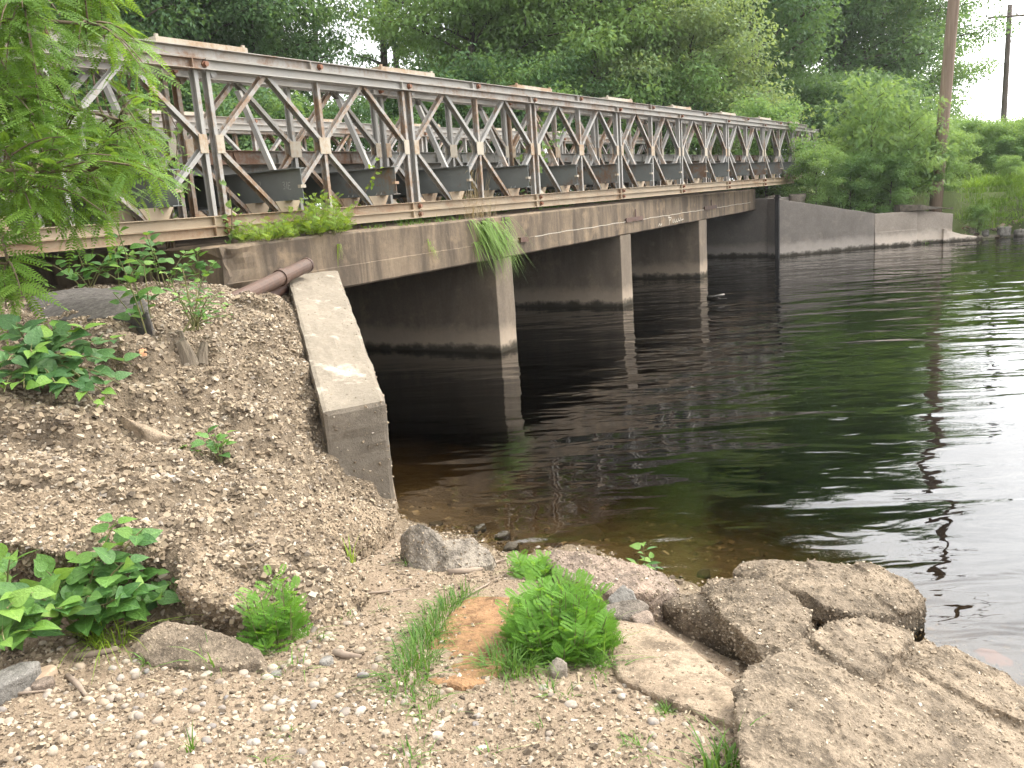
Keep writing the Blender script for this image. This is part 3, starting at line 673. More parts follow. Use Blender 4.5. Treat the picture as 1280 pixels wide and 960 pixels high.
# ---------------------------------------------------------------- boulders and slabs
def rock(name, hulls, m, label, cat='rock', vox=.016, amp=.03, fine=.008, seed=0, parent=None, smooth_it=0, freq=3., strata=0., group=None, stones=0, chisel=5, agg=None):
    bm = bmesh.new()
    for pts in hulls:
        vs = [bm.verts.new(tuple(p)) for p in pts]
        r = bmesh.ops.convex_hull(bm, input=vs)
        bmesh.ops.delete(bm, geom=list({g for g in r['geom_interior'] if isinstance(g, bmesh.types.BMVert)}), context='VERTS')
    me = bpy.data.meshes.new(name); bm.to_mesh(me); bm.free()
    o = bpy.data.objects.new('tmp', me); COL.objects.link(o)
    md = o.modifiers.new('r', 'REMESH'); md.mode = 'VOXEL'; md.voxel_size = vox
    sm = o.modifiers.new('s', 'SMOOTH'); sm.iterations = smooth_it; sm.factor = .5
    dg = bpy.context.evaluated_depsgraph_get(); me2 = bpy.data.meshes.new_from_object(o.evaluated_get(dg))
    bpy.data.objects.remove(o); bpy.data.meshes.remove(me)
    n = len(me2.vertices); Q = np.empty(n*3, np.float32); me2.vertices.foreach_get('co', Q); Q = Q.reshape(-1, 3).astype(float)
    N = np.empty(n*3, np.float32); me2.vertices.foreach_get('normal', N); N = N.reshape(-1, 3)
    r0 = np.random.default_rng(seed+900)                     # knock flat chips off the corners and edges
    for k in range(chisel):
        nn = r0.normal(size=3); nn[2] = nn[2]*.55+.15; nn /= np.linalg.norm(nn); q = Q@nn; h = np.quantile(q, 1-.02*r0.random()-.002); ov = q > h; Q[ov] -= ((q-h)[ov]*.93)[:, None]*nn
    d = amp*fbm(Q, freq, 2, seed)+fine*fbm(Q, 30, 4, seed+5, .7)-1.3*fine*np.maximum(0, fbm(Q, 12, 3, seed+9)-.12)
    if strata:                               # broken layers: small terraces down the flanks and across the top
        t = Q@A([.30, -.42, 1.])*strata+.9*fbm(Q, 3, 3, seed+3); f_ = t-np.floor(t); d = d+.016*(sst(f_/.12)-f_)
    Q = Q+N*d[:, None]; c = Q.mean(0); c[2] = Q[:, 2].min(); Q = Q-c
    me2.vertices.foreach_set('co', Q.astype(np.float32).ravel()); me2.polygons.foreach_set('use_smooth', np.full(len(me2.polygons), stones == 0)); me2.update()
    me2.name = name; me2.materials.clear(); o = link(name, me2, m, None, c); tag(o, label, cat, group)
    if stones:                               # aggregate standing proud of the broken concrete
        r = np.random.default_rng(seed+500); k = r.choice(n, min(stones, n), replace=False); ss = (.0025+.0085*r.random(len(k))**2.2)*(1.55 if agg else 1.)
        s = scatter('aggregate', Q[k]+N[k]*(ss*.15)[:, None], ss*.9, agg or M_AGG, CVt, CFt, .9, seed+501, .3); s.parent = o; s['kind'] = 'stuff'
    return o
def zp(*l, lift=0): return [atZ(px, py, z+lift) for px, py, z in l]
def slabpts(top, drop, shrink=.0, push=(0, 0)):
    T = A(top); c = T.mean(0); B = T.copy(); B[:, :2] = c[:2]+(B[:, :2]-c[:2])*(1-shrink)+A(push); B[:, 2] = T[:, 2]-drop; return list(T)+list(B)
# big block in front
top8 = zp((919, 858, .58), (934, 840, .60), (977, 834, .56), (1000, 806, .50), (1020, 796, .46), (1090, 796, .38), (1150, 800, .28), (1210, 828, .20), (1290, 870, .10), (1400, 960, .10), (1250, 1100, .40), (1000, 1080, .58), (930, 960, .61), (1100, 900, .50), (1010, 880, .60))
up8 = zp((1016, 770, .53), (1037, 757, .53), (1090, 773, .47), (1146, 788, .40), (1140, 812, .40), (1092, 848, .50), (1050, 825, .54), (1018, 798, .54))
rock('boulder', [slabpts(top8, .55, .06), slabpts(up8, .4, 0), slabpts(zp((1185, 806, .26), (1235, 836, .20), (1300, 868, .15), (1360, 930, .17), (1230, 880, .33), (1140, 830, .38)), .4)],
     M_ROCK, stones=9000, label='huge broken tan concrete boulder filling the lower right corner', vox=.0105, amp=.012, fine=.011, seed=3, strata=5.)
rock('boulder', [slabpts(zp((918, 716, .16), (928, 703, .20), (960, 699, .24), (1005, 703, .27), (1012, 745, .30), (1022, 762, .26), (990, 756, .20)), .4, .05),
                 slabpts(zp((1000, 703, .28), (1052, 707, .30), (1096, 707, .27), (1110, 722, .24), (1166, 746, .13), (1168, 754, .10), (1120, 768, .16), (1075, 768, .22), (1020, 755, .28)), .30, .22)],
     M_ROCK, stones=3200, label='long flat boulder lying half in the water, pointed end to the river', vox=.0105, amp=.008, fine=.010, seed=5, strata=5.)
rock('boulder', [slabpts(zp((880, 737, .27), (890, 725, .30), (910, 720, .32), (962, 728, .36), (992, 745, .36), (1012, 766, .35), (1006, 788, .36), (988, 808, .38), (966, 826, .40), (945, 800, .37), (905, 770, .33)), .17, .02, (.04, -.02)),
                 slabpts(zp((832, 757, .18), (842, 745, .20), (876, 744, .24), (900, 748, .27), (930, 775, .25), (900, 782, .18), (858, 776, .15)), .35, .05)],
     M_ROCK, stones=3200, label='tan boulder with a dark hollow beneath, behind the big front block', vox=.0105, amp=.006, fine=.010, seed=8, strata=4.)
rock('flat_slab', [slabpts(zp((752, 783, .35), (775, 776, .34), (815, 782, .34), (850, 800, .36), (890, 828, .40), (928, 856, .45), (922, 905, .50), (880, 890, .49), (830, 872, .46), (775, 848, .42), (756, 815, .38)), .22, .03)],
     M_SLAB, stones=500, label='wide smooth tan slab sunk in the shore beside the green weed clump', vox=.014, amp=.010, fine=.005, seed=9, smooth_it=3)
rock('boulder', [slabpts(zp((676, 699, .22), (690, 687, .26), (740, 688, .31), (800, 702, .31), (850, 722, .23), (857, 738, .18), (815, 742, .27), (760, 742, .29), (700, 718, .25)), .45, .02)],
     M_ROCKP, stones=2400, label='long pale boulder at the water edge behind the green weed clump', vox=.013, amp=.018, fine=.012, seed=10)
rock('boulder', [slabpts(zp((500, 672, .28), (514, 656, .40), (530, 654, .42), (552, 668, .36), (560, 690, .29), (535, 714, .21), (510, 708, .21)), .38, -.10),
                 slabpts(zp((548, 674, .30), (590, 670, .30), (622, 694, .20), (615, 706, .18), (570, 714, .19), (540, 708, .22)), .36, -.06)],
     M_ROCK2, stones=700, label='grey-brown boulder with a raised peak at the shore near the wing wall', vox=.012, amp=.018, fine=.008, seed=12)
rock('stone', [slabpts(zp((757, 748, .30), (778, 728, .36), (794, 738, .34), (800, 750, .30), (770, 760, .28)), .16, -.05)], M_GREYR, 'small dark grey wedge stone beside the weed clump', vox=.009, amp=.008, fine=.003, seed=13)
rock('stone', [slabpts(zp((752, 757, .34), (785, 748, .37), (800, 749, .37), (814, 755, .34), (790, 775, .33), (758, 770, .33)), .10, .05)], M_ROCK2, 'small pale flat stone lying on the flat slab corner', vox=.009, amp=.008, fine=.004, seed=14)
rock('stone', [slabpts(zp((785, 768, .36), (812, 762, .34), (818, 775, .33), (800, 782, .34)), .12, .0)], M_ROCKP, 'little brown stone tucked under the pale flat stone', vox=.009, amp=.006, fine=.003, seed=24)
rock('sandstone_slab', [slabpts(zp((584, 744, .33), (640, 746, .33), (652, 790, .40), (640, 820, .43), (615, 853, .455), (570, 860, .465), (524, 852, .455), (534, 808, .41), (560, 772, .365)), .14, -.02)],
     M_SAND, stones=350, label='flat orange sandstone slab set in the path between grass tufts', vox=.012, amp=.010, fine=.004, seed=15, smooth_it=3)
rock('boulder', [slabpts(zp((160, 808, .54), (178, 788, .60), (205, 772, .62), (250, 780, .60), (300, 796, .57), (332, 812, .54), (336, 828, .51), (285, 834, .515), (190, 830, .52)), .22, -.12)],
     M_ROCK, stones=300, label='low grey boulder between the yellow grass and the feathery weed', vox=.011, amp=.015, fine=.005, seed=16)
rock('stone', [slabpts(zp((684, 828, .46), (697, 818, .49), (709, 824, .48), (708, 838, .45), (690, 842, .44)), .08, -.05)], M_ROCK2, 'small round stone at the foot of the weed clump', vox=.007, amp=.005, fine=.003, seed=17)
rock('sunken_rock', [slabpts(zp((662, 684, -.05), (700, 660, -.05), (745, 655, -.05), (760, 668, -.05), (735, 685, -.06), (690, 690, -.06)), .3, -.1)], M_SAND, 'brown flat rock just under the water off the shore', vox=.014, amp=.012, fine=.005, seed=18)
rock('sunken_rock', [slabpts(zp((1215, 812, -.13), (1235, 806, -.13), (1268, 826, -.13), (1262, 838, -.13), (1238, 832, -.13)), .3, -.1)], simple('red_brick_clay', (.26, .12, .08), (.34, .17, .12), 20), 'reddish sunken stone under water by the huge boulder', vox=.012, amp=.01, fine=.004, seed=19)
for i, (px, py, s_, lab) in enumerate(((40, 852, .065, 'flat brown stone lying at the foot of the left shrub'), (8, 866, .085, 'dark grey stone cut by the left edge of the gravel'), (55, 860, .04, 'little tan stone below the flat brown one'),
        (408, 829, .030, 'dark grey round cobble beside a short driftwood piece'), (345, 845, .026, 'grey oval cobble on the gravel below the feathery weed'))):
    p = GP(px, py); a = rng.uniform(0, 3.1)
    pts = [p+A([math.cos(t+a)*s_*(1.5 if i in (0, 1) else 1.1), math.sin(t+a)*s_*.8, z]) for t in np.linspace(0, 5.5, 7) for z in (-.02, s_*(.35 if i == 0 else .75))]
    rock('stone', [pts], (M_SAND, M_GREYR, M_ROCKP, M_GREYR, M_GREYR)[i] if i else simple('brown_stone', (.26, .19, .13), (.36, .28, .20), 25), lab, vox=.007, amp=.006, fine=.002, seed=40+i, smooth_it=4)
# crust of cemented gravel: the lips that stand out of the mound
def crust(pts, th, lab, seed, st, push=(0, 0)):
    rock('gravel_crust', [slabpts(zp(*pts), th, .05, push)], M_CRUST, lab, vox=.016, amp=.035, fine=.016, seed=seed, stones=st, chisel=3, agg=M_CHIP, freq=4.)
crust(((-60, 610, 1.05), (40, 590, 1.05), (130, 610, .98), (190, 650, .86), (205, 690, .78), (150, 700, .79), (90, 694, .84), (20, 672, .93), (-60, 668, .98)), .16, 'thick lip of cemented gravel overhanging the left shrub', 101, 5200, (.05, .06))
crust(((225, 640, .83), (330, 622, .77), (400, 650, .62), (450, 715, .46), (462, 745, .41), (440, 765, .42), (380, 772, .48), (300, 765, .58), (225, 735, .70)), .20, 'rounded lobe of cemented gravel above the feathery weed', 102, 6500, (.03, .03))
crust(((408, 604, .50), (440, 622, .42), (492, 648, .19), (484, 664, .16), (440, 684, .32), (405, 668, .46), (385, 630, .56)), .16, 'dark cemented gravel ledge at the foot of the wing wall', 103, 2600)
crust(((150, 528, 1.10), (215, 552, 1.0), (300, 590, .86), (290, 612, .82), (210, 606, .90), (140, 575, 1.0)), .12, 'low cemented gravel shelf across the middle of the mound', 104, 2800)
def wet(i, px, py, s_):
    p = GP(px, py); r = np.random.default_rng(600+i); pts = [p+A([math.cos(t)*s_*r.uniform(.8, 1.3), math.sin(t)*s_*r.uniform(.6, 1), z]) for t in np.linspace(0, 5.5, 7) for z in (-.04, s_*r.uniform(.4, .8))]
    rock('shore_stone', [pts], (M_ROCK, M_GREYR, M_ROCK2, M_ROCKP)[i % 4], 'small stone lying along the near waterline', 'stone', vox=.008, amp=.006, fine=.004, seed=610+i, chisel=4, group='stones along the near waterline')
for i, (px, py, s_) in enumerate(((640, 688, .06), (600, 664, .05), (628, 674, .06), (880, 722, .05), (815, 712, .05), (545, 658, .05))): wet(i, px, py, s_)
# concrete lumps in the mound
rock('asphalt_slab', [slabpts(zp((38, 372, 1.66), (60, 362, 1.68), (150, 358, 1.69), (186, 375, 1.67), (187, 392, 1.62), (165, 402, 1.57), (60, 402, 1.56), (36, 388, 1.60)), .3, -.02)], M_ASPH, 'dark grey asphalt slab on the bank under the bridge end', 'slab', vox=.018, amp=.02, fine=.006, seed=20)
rock('concrete_lump', [slabpts(zp((132, 520, 1.15), (150, 516, 1.17), (185, 540, 1.08), (228, 552, 1.0), (222, 560, .97), (170, 556, 1.0)), .15)], M_SLAB, 'low pale concrete ridge breaking through the gravel mound', 'rock', vox=.012, amp=.012, fine=.004, seed=22)
o = rock('brick_piece', [slabpts([GP(174, 446)+A([0, 0, .025]), GP(183, 447)+A([0, 0, .025]), GP(184, 440)+A([0, 0, .02]), GP(175, 439)+A([0, 0, .02])], .06)], simple('brick_clay', (.42, .20, .10), (.55, .30, .17), 30), 'orange brick fragment lying beside the old stump', 'brick', vox=.006, amp=.003, fine=.002, seed=23)
# ---------------------------------------------------------------- pebbles: 300 largest are things, the rest is gravel
def ico(sub):
    bm = bmesh.new(); bmesh.ops.create_icosphere(bm, subdivisions=sub, radius=1); V = A([v.co[:] for v in bm.verts]); F = A([[v.index for v in f.verts] for f in bm.faces]); bm.free(); return V, F
IV, IF = ico(2)
PEBM = []
for k in range(9):
    Q = IV*(1+.22*fbm(IV+k*7, 1.1, 2, k)[:, None]); Q = Q*A([1, rng.uniform(.65, .9), rng.uniform(.45, .7)])
    PEBM.append(mesh_np('pebble', Q, IF, smooth=True)); PEBM[-1].materials.append(M_PEB)
n = 0; tries = 0; spots = []
while n < 300 and tries < 6000:
    tries += 1
    px, py = rng.uniform(-20, 930), rng.uniform(772, 985)
    dens = .9*math.exp(-((px-250)/290)**2)*(.35+.65*math.exp(-((py-850)/75)**2))+.16+.5*math.exp(-((px-830)/70)**2-((py-870)/30)**2)
    if rng.random() > dens or (py < 800 and px < 330) or (520 < px < 650 and py < 860) or (640 < px < 760 and py < 850) or (755 < px and py < 860+.25*(px-755)*.6): continue
    p = GP(px, py); d = np.linalg.norm(p-CAM); s_ = (.0085+.018*rng.random()**2.2)
    if s_*2*850/d < 5.5: continue
    o = link('pebble', PEBM[n % 9], None, None, p+A([0, 0, s_*.12]), (rng.uniform(-.3, .3), rng.uniform(-.3, .3), rng.uniform(0, 6.3)), s_)
    tag(o, 'small loose pebble lying on the bare gravel shore in front', 'pebble', 'loose pebbles on the gravel shore'); n += 1
# broken aggregate that makes up the mound
n = 100000; x = rng.uniform(-5.4, .4, n*2); y = rng.uniform(-5.0, .4, n*2)
ok = inpoly(x, y, _poly) & (dpoly(x, y, _toe) > -.01) & (rng.random(n*2) < .80+.5*fbm(P3(x, y), 1.1, 3, 77))
wl = (x+1.755)*(-.70)+(y+2.837)*.715      # stay clear of the wing wall
ok &= (dpoly(x, y, A([(-1.755, -2.837), (.27, -.47)])) > .02) & ~inpoly(x, y, A([(-1.35, -3.05), (1.03, -.43), (.27, -.47), (-1.755, -2.837)]))
x, y = x[ok], y[ok]; s_ = (.0058+.0165*rng.random(len(x))**2.3)*(1+.25*fbm(P3(x, y), .8, 2, 78))
o = scatter('gravel', np.stack([x, y, gz(x, y)-.001], -1), s_, M_CHIP, CVt, CFt, .8, 5); tag(o, 'coarse tan gravel chips covering the mound beside the wing wall', 'gravel', kind='stuff')
n = 110000; x = rng.uniform(-5.2, -1.3, n); y = rng.uniform(-7.2, -2.6, n); z = gz(x, y)
ok = (~inpoly(x, y, _poly)) & (z > -.25) & (rng.random(n) < np.clip(.34+.9*fbm(P3(x, y), .9, 3, 31)+.75*np.exp(-((x+4.1)**2+(y+4.5)**2)/1.0), .10, 1))
x, y, z = x[ok], y[ok], z[ok]; s_ = .0022+.0125*rng.random(len(x))**3
o = scatter('gravel', np.stack([x, y, z+.001], -1), s_, M_CHIP, IV[:0] if False else CVt, CFt, .8, 6, .35); tag(o, 'fine loose gravel and grit strewn over the shore path', 'gravel', kind='stuff')
LVt = CVt*A([3.6, .30, .30]); n = 2600; x = rng.uniform(-5.2, -.2, n); y = rng.uniform(-7.0, -.8, n); z = gz(x, y); ok = (z > .03) & (rng.random(n) < np.clip(.35+1.2*fbm(P3(x, y), 1.4, 3, 55), 0, 1)) & ~inpoly(x, y, A([(-1.35, -3.05), (1.03, -.43), (.27, -.47), (-1.755, -2.837)]))
o = scatter('plant_litter', np.stack([x, y, z+.005], -1)[ok], (.004+.012*rng.random(n)**2)[ok], M_DRY, LVt, CFt, .25, 9, .3); tag(o, 'dry straw and twig litter strewn over the bank', 'litter', kind='stuff')
n = 9000; x = rng.uniform(-3.0, 1.0, n); y = rng.uniform(-7.6, -2.6, n); z = gz(x, y); ok = (z < .04) & (z > -.45) & (rng.random(n) < .5+.9*fbm(P3(x, y), 1.2, 3, 66))
o = scatter('river_gravel', np.stack([x, y, z], -1)[ok], (.004+.03*rng.random(n)**5)[ok], M_CHIP, CVt, CFt, .7, 12); tag(o, 'brown gravel on the river bed in the shallows', 'gravel', kind='stuff')
r = np.random.default_rng(77); me = ww.data; ar = np.empty(len(me.polygons)); me.polygons.foreach_get('area', ar); k = r.choice(len(ar), 5200, p=ar/ar.sum()); pp_, sz_ = [], []
for q in k:
    f = me.polygons[q]
    if f.normal[2] < -.2 or f.center[2] < -.1: continue
    vs = [A(me.vertices[v].co) for v in f.vertices]; w_ = r.dirichlet(np.ones(len(vs))); s_ = (.0025+.0065*r.random()**2)*(1.5 if f.normal[2] < .55 else .75); pp_.append(sum(a*b for a, b in zip(w_, vs))+A(f.normal)*s_*.05); sz_.append(s_)
o = scatter('aggregate', A(pp_), A(sz_), M_CHIP, CVt, CFt, .9, 13); o.parent = ww; o['kind'] = 'stuff'
n = 1500; yy = rng.uniform(-16, -4.4, n); fx = np.interp(yy, FAR[:, 1], FAR[:, 0]); xx = fx+rng.uniform(-.9, .25, n); s_ = .03+.07*rng.random(n)**2
zz = gz(xx, yy); okk = zz > -.15
o = scatter('gravel', np.stack([xx, yy, zz], -1)[okk], s_[okk], M_CHIP, CVt, CFt, .7, 8); tag(o, 'stony gravel strip along the far waterline', 'gravel', kind='stuff')
for i, (px, py, s_) in enumerate(((1255, 291, .25), (1215, 288, .16), (1275, 293, .22), (1232, 291, .12))):
    p = GP(px, py); pts = [p+A([math.cos(t)*s_, math.sin(t)*s_*.8, z]) for t in np.linspace(0, 5.5, 7) for z in (-.1, s_*.7)]
    rock('shore_rock', [pts], M_GREYR if i != 1 else M_ROCK2, ('largest grey rock on the far shore at the right edge', 'pale rock on the far shore below the tall grass', 'grey rock cut by the right edge on the far shore', 'smallest grey rock on the far shore')[i], vox=.03, amp=.04, fine=.02, seed=60+i)
for i, (px, py) in enumerate(((985, 243), (1003, 246))):
    p = A([19.6+i*.55, .15-.55*i, 1.45]); pts = [p+A([math.cos(t)*.35, math.sin(t)*.25, z]) for t in np.linspace(0, 5.5, 7) for z in (-.1, .22)]
    rock('rubble_block', [pts], M_ROCK2, ('grey rubble block behind the black post on the far abutment', 'pale rubble block atop the far wing wall by the bush')[i], vox=.03, amp=.05, fine=.02, seed=70+i)
# ---------------------------------------------------------------- pipes, stump, driftwood
pa, pb = atZ(250, 396, 1.40), atY(384, 331, -.66)
ax_ = nrm(pb-pa); ring = .062
def pipe(a, b, r, collar=None, k=18):
    mb = MB(); a, b = A(a), A(b); d = nrm(b-a); u_ = nrm(np.cross(d, [0, 0, 1])); v_ = np.cross(d, u_)
    def rg(c, rr): return [c+rr*(u_*math.cos(2*math.pi*i/k)+v_*math.sin(2*math.pi*i/k)) for i in range(k)]
    V = rg(a, r)+rg(b, r)+rg(b, r*.86)+rg(a, r*.86); mb.add(V, [(i+k*j, (i+1) % k+k*j, (i+1) % k+k*((j+1) % 4), i+k*((j+1) % 4)) for j in range(4) for i in range(k)])
    return mb
pe = empty('rusty_pipe', pa); tag(pe, 'rusty brown steel pipe with a collar resting on the wing wall top', 'pipe')
rel(pipe(pa, pb, .068).build('tube', M_RUST, pe, smooth=False)); c0 = pa+(pb-pa)*.70; rel(pipe(c0, c0+ax_*.07, .080).build('collar', M_RUST, pe)); rel(pipe(pb-ax_*.02, pb+ax_*.005, .073).build('rim', M_DRAIN, pe))
q0, q1 = pa+A([.10, -.03, -.06]), pb+A([-.25, .05, -.19]); p2 = pipe(q0, q1, .055).build('rusty_pipe', M_DRAIN); tag(p2, 'second darker pipe lying under the collared pipe', 'pipe')
def stick(name, pxs, r, m, label, cat='stick', dz=.01, k=6):
    P = A([GP(a, b)+A([0, 0, dz]) for a, b in pxs]); rr = np.linspace(r, r*.6, len(P)); rr = rr*(1+.15*np.sin(np.arange(len(P))*2.1))
    c = P.mean(0); V, F = tube_vf(P-c, rr, k); o = link(name, mesh_np(name, V, F, smooth=True), m, None, c); tag(o, label, cat); return o
for pxs, r, lab in ((((85, 848), (97, 858), (108, 872)), .013, 'short cut branch stub lying on the gravel at lower left'), (((12, 871), (35, 869), (62, 866)), .006, 'thin straight twig on the gravel at the far left'),
        (((418, 818), (432, 822), (452, 824)), .017, 'short driftwood piece beside the dark grey cobble'), (((92, 824), (120, 820), (150, 814)), .016, 'flat weathered board strip under the yellow grass'),
        (((160, 802), (178, 786), (196, 768)), .006, 'pale dry cane leaning beside the low grey boulder'), (((445, 745), (480, 742), (512, 738)), .007, 'dry branch lying on the dirt behind the left grass strip'),
        (((420, 672), (440, 668), (468, 664)), .008, 'grey stick at the foot of the wing wall'), (((575, 752), (600, 738), (640, 715)), .006, 'thin branch beside the peaked boulder'),
        (((588, 712), (610, 708), (634, 700)), .010, 'pale bent driftwood behind the weed clump'), (((560, 718), (585, 716), (610, 712)), .020, 'pale log fragment leaning on the peaked boulder')):
    stick('stick', pxs, r, M_DRIFT, lab)
sp = GP(232, 442)
st = empty('tree_stump', sp); tag(st, 'rotten split stump sprouting weeds on the gravel slope', 'stump')
for i, (dx, dy, h, r, tx) in enumerate(((0, 0, .17, .06, -.04), (.08, -.03, .13, .03, .05), (-.07, .03, .17, .04, -.06), (.02, .07, .22, .04, .0))):
    p = A([dx, dy, -.08]); Pt = A([p, p+A([tx*.4, 0, h*.5]), p+A([tx, 0, h])]); V, F = tube_vf(Pt, [r*1.25, r, r*.72], 9); V = V*(1+.10*fbm(V*A([1, 1, .3])+i, 16, 3, i)[:, None]); link('stump_slab', mesh_np('stump_slab', V, F), M_STUMP, st)
fb = MB(); b0 = atZ(900, 372, .03); b1 = atZ(905, 369, .09)
pA = atZ(885, 372, .02); fbp = A([pA, atZ(893, 371, .05), atZ(900, 369, .11), atZ(905, 368, .10)]); fc = fbp.mean(0)
e = empty('floating_branch', (fc[0], fc[1], 0)); tag(e, 'small dark branch sticking out of the water by the third pier', 'branch')
for P_, r in ((fbp, .035), (A([fbp[1], atZ(901, 374, .03), atZ(908, 373, .05)]), .02)):
    V, F = tube_vf(P_-A([fc[0], fc[1], 0]), np.linspace(r, r*.5, len(P_)), 6); link('limb', mesh_np('limb', V, F, smooth=True), M_GREYR, e)
# white sign on the deck, seen through the truss
e = empty('road_sign', (13.9, 4.3, ZD+.13)); tag(e, 'small white pointed sign standing behind the truss', 'sign')
MB().box((-.03, -.03, 0), (.03, .03, .62)).build('post', M_WHITE, e); plate([(-.16, .46), (.10, .46), (.24, .56), (.10, .66), (-.16, .66)], -.045, -.031).build('sign_board', M_WHITE, e)
# ---------------------------------------------------------------- utility poles and wires
def upole(base, h, r, m, label, lean, arms):
    e = empty('utility_pole', base); tag(e, label, 'utility pole')
    P_ = A([(lean[0]*t*h, lean[1]*t*h, t*h) for t in np.linspace(-.1, 1, 9)]); V, F = tube_vf(P_, np.linspace(r, r*.72, 9), 12); link('shaft', mesh_np('shaft', V, F, smooth=True), m, e)
    for (z, a, L_) in arms:
        dx, dy = math.cos(a)*L_/2, math.sin(a)*L_/2; tp = A([lean[0]*z, lean[1]*z, z])
        V, F = tube_vf([tp+A([-dx, -dy, 0])+A([.0, -r, 0]), tp+A([dx, dy, 0])+A([0, -r, 0])], .06, 4); link('cross_arm', mesh_np('cross_arm', V, F), m, e)
        for s_ in (-1, 1):
            V, F = tube_vf([tp+A([s_*dx*.55, s_*dy*.55, -.03]), tp+A([0, 0, -.55])], .02, 4); link('brace', mesh_np('brace', V, F), m, e)
            for f in (.3, .92): V, F = tube_vf([tp+A([s_*dx*f, s_*dy*f, .06]), tp+A([s_*dx*f, s_*dy*f, .2])], [.05, .035], 6); link('insulator', mesh_np('insulator', V, F), M_GREYR, e)
    return e
pb1 = atD(1173, 192, 29.5); upole((pb1[0], pb1[1], 1.4), 11, .185, M_POLE, 'thick brown wooden utility pole rising from the far bank bushes', (.012, -.045), [(10.3, 1.2, 2.4)])
pb2 = atD(1253, 172, 56); tp2 = atD(1262, 12, 56); upole((pb2[0], pb2[1], 1.3), tp2[2]-1.3+.25, .17, M_POLED, 'slim distant utility pole with a cross arm against the white sky', ((tp2[0]-pb2[0])/(tp2[2]-pb2[2]), (tp2[1]-pb2[1])/(tp2[2]-pb2[2])), [(tp2[2]-1.3-.35, math.radians(-60), 2.6)])
for i, (a, b) in enumerate((((1244, 20, 56), (1250, 75, 90)), ((1279, 22, 56), (1300, 110, 95)), ((1262, 40, 56), (1330, 230, 30)))):
    A0, B0_ = atD(*a), atD(*b); Pm = bez(A0, (A0+B0_)/2-A([0, 0, 2.4]), B0_, 14); V, F = tube_vf(Pm-A0, .014, 4)
    tag(link('power_line', mesh_np('power_line', V, F), M_WIRE, None, A0), ('sagging power line from the cross arm near end', 'sagging power line from the cross arm outer end', 'low service cable sagging off the distant pole')[i], 'cable')
# ---------------------------------------------------------------- plants: templates and instancing
def place(T, pos, dirs, ups, scale, r, sw=None):
    Vt, Ft = T; pos, dirs, ups = map(lambda q: np.asarray(q, float), (pos, dirs, ups)); X = nrm(dirs); Y = nrm(np.cross(ups, X)); Z = np.cross(X, Y); sc = np.asarray(scale, float)
    v = Vt[None]*np.ones((len(pos), 1, 1))
    if sw is not None: v = v*np.stack([np.ones(len(pos)), sw, np.ones(len(pos))], -1)[:, None]
    P_ = pos[:, None]+sc[:, None, None]*(v[..., :1]*X[:, None]+v[..., 1:2]*Y[:, None]+v[..., 2:]*Z[:, None])
    k = len(Vt); F = (np.asarray(Ft)[None]+(np.arange(len(pos))*k)[:, None, None]).reshape(-1, 3)
    return P_.reshape(-1, 3), F
T_SIMPLE = (A([(0, 0, 0), (.42, .27, .05), (1, 0, -.08), (.42, -.27, .05)]), A([(0, 2, 1), (0, 3, 2)]))
T_TRI = (A([(0, -.16, 0), (0, .16, 0), (.55, .26, .04), (.55, -.26, .04), (1, 0, -.1)]), A([(0, 2, 1), (0, 3, 2), (3, 4, 2)]))
def T_ovate(prof, droop=.18, fold=.22, wav=.0):
    t = A([p[0] for p in prof]); w_ = A([p[1] for p in prof]); n = len(t); V = []; zc = -droop*t**2
    for i in range(n): V.append((t[i], 0, zc[i]))
    for s_ in (1, -1):
        for i in range(n): V.append((t[i]-.03*(w_[i] > .2), s_*w_[i], zc[i]+fold*w_[i]+wav*math.sin(i*2.3+s_)))
    F = []
    for i in range(n-1):
        F += [(i, i+1, n+i+1), (i, n+i+1, n+i)]; F += [(i, 2*n+i+1, i+1), (i, 2*n+i, 2*n+i+1)]
    return A(V), A(F)
P_BROAD = [(0, .02), (.07, .20), (.2, .33), (.36, .37), (.54, .31), (.72, .20), (.88, .08), (1, .0)]
P_LANCE = [(0, .01), (.12, .08), (.3, .14), (.5, .145), (.7, .10), (.88, .04), (1, .0)]
P_HEART = [(-.06, .10), (.0, .27), (.15, .38), (.34, .38), (.55, .28), (.75, .15), (.9, .05), (1, .0)]
T_BROAD, T_LANCE, T_HEART = T_ovate(P_BROAD), T_ovate(P_LANCE, .25), T_ovate(P_HEART, .22, .18)
def T_pinnate(np_, ll, lw, droop=.25, taper=True, ang=62):
    V, F = [], []; z = lambda t: -droop*t*t
    for i in range(5):
        t = i/4; V += [(t, .004, z(t)), (t, -.004, z(t))]
    for i in range(4): F += [(2*i, 2*i+2, 2*i+3), (2*i, 2*i+3, 2*i+1)]
    for i in range(np_):
        t = .14+.84*i/(np_-1); l = ll*(math.sin(math.pi*(.18+.70*t)) if taper else 1)
        for s_ in (1, -1):
            a = math.radians(ang); d = A([math.cos(a), s_*math.sin(a), -.12]); n_ = A([-d[1], d[0], 0])*lw/ll*l; b = A([t, 0, z(t)]); k = len(V)
            V += [tuple(b), tuple(b+d*l*.45+n_), tuple(b+d*l), tuple(b+d*l*.45-n_)]; F += [(k, k+1, k+2), (k, k+2, k+3)]
    k = len(V); b = A([1, 0, z(1)]); V += [tuple(b), tuple(b+A([ll*.4, lw, -.02])), tuple(b+A([ll, 0, -.05])), tuple(b+A([ll*.4, -lw, -.02]))]; F += [(k, k+1, k+2), (k, k+2, k+3)]
    return A(V), A(F)
T_LOC = T_pinnate(12, .16, .034, .22); T_SUM = T_pinnate(8, .34, .06, .30, True, 58)
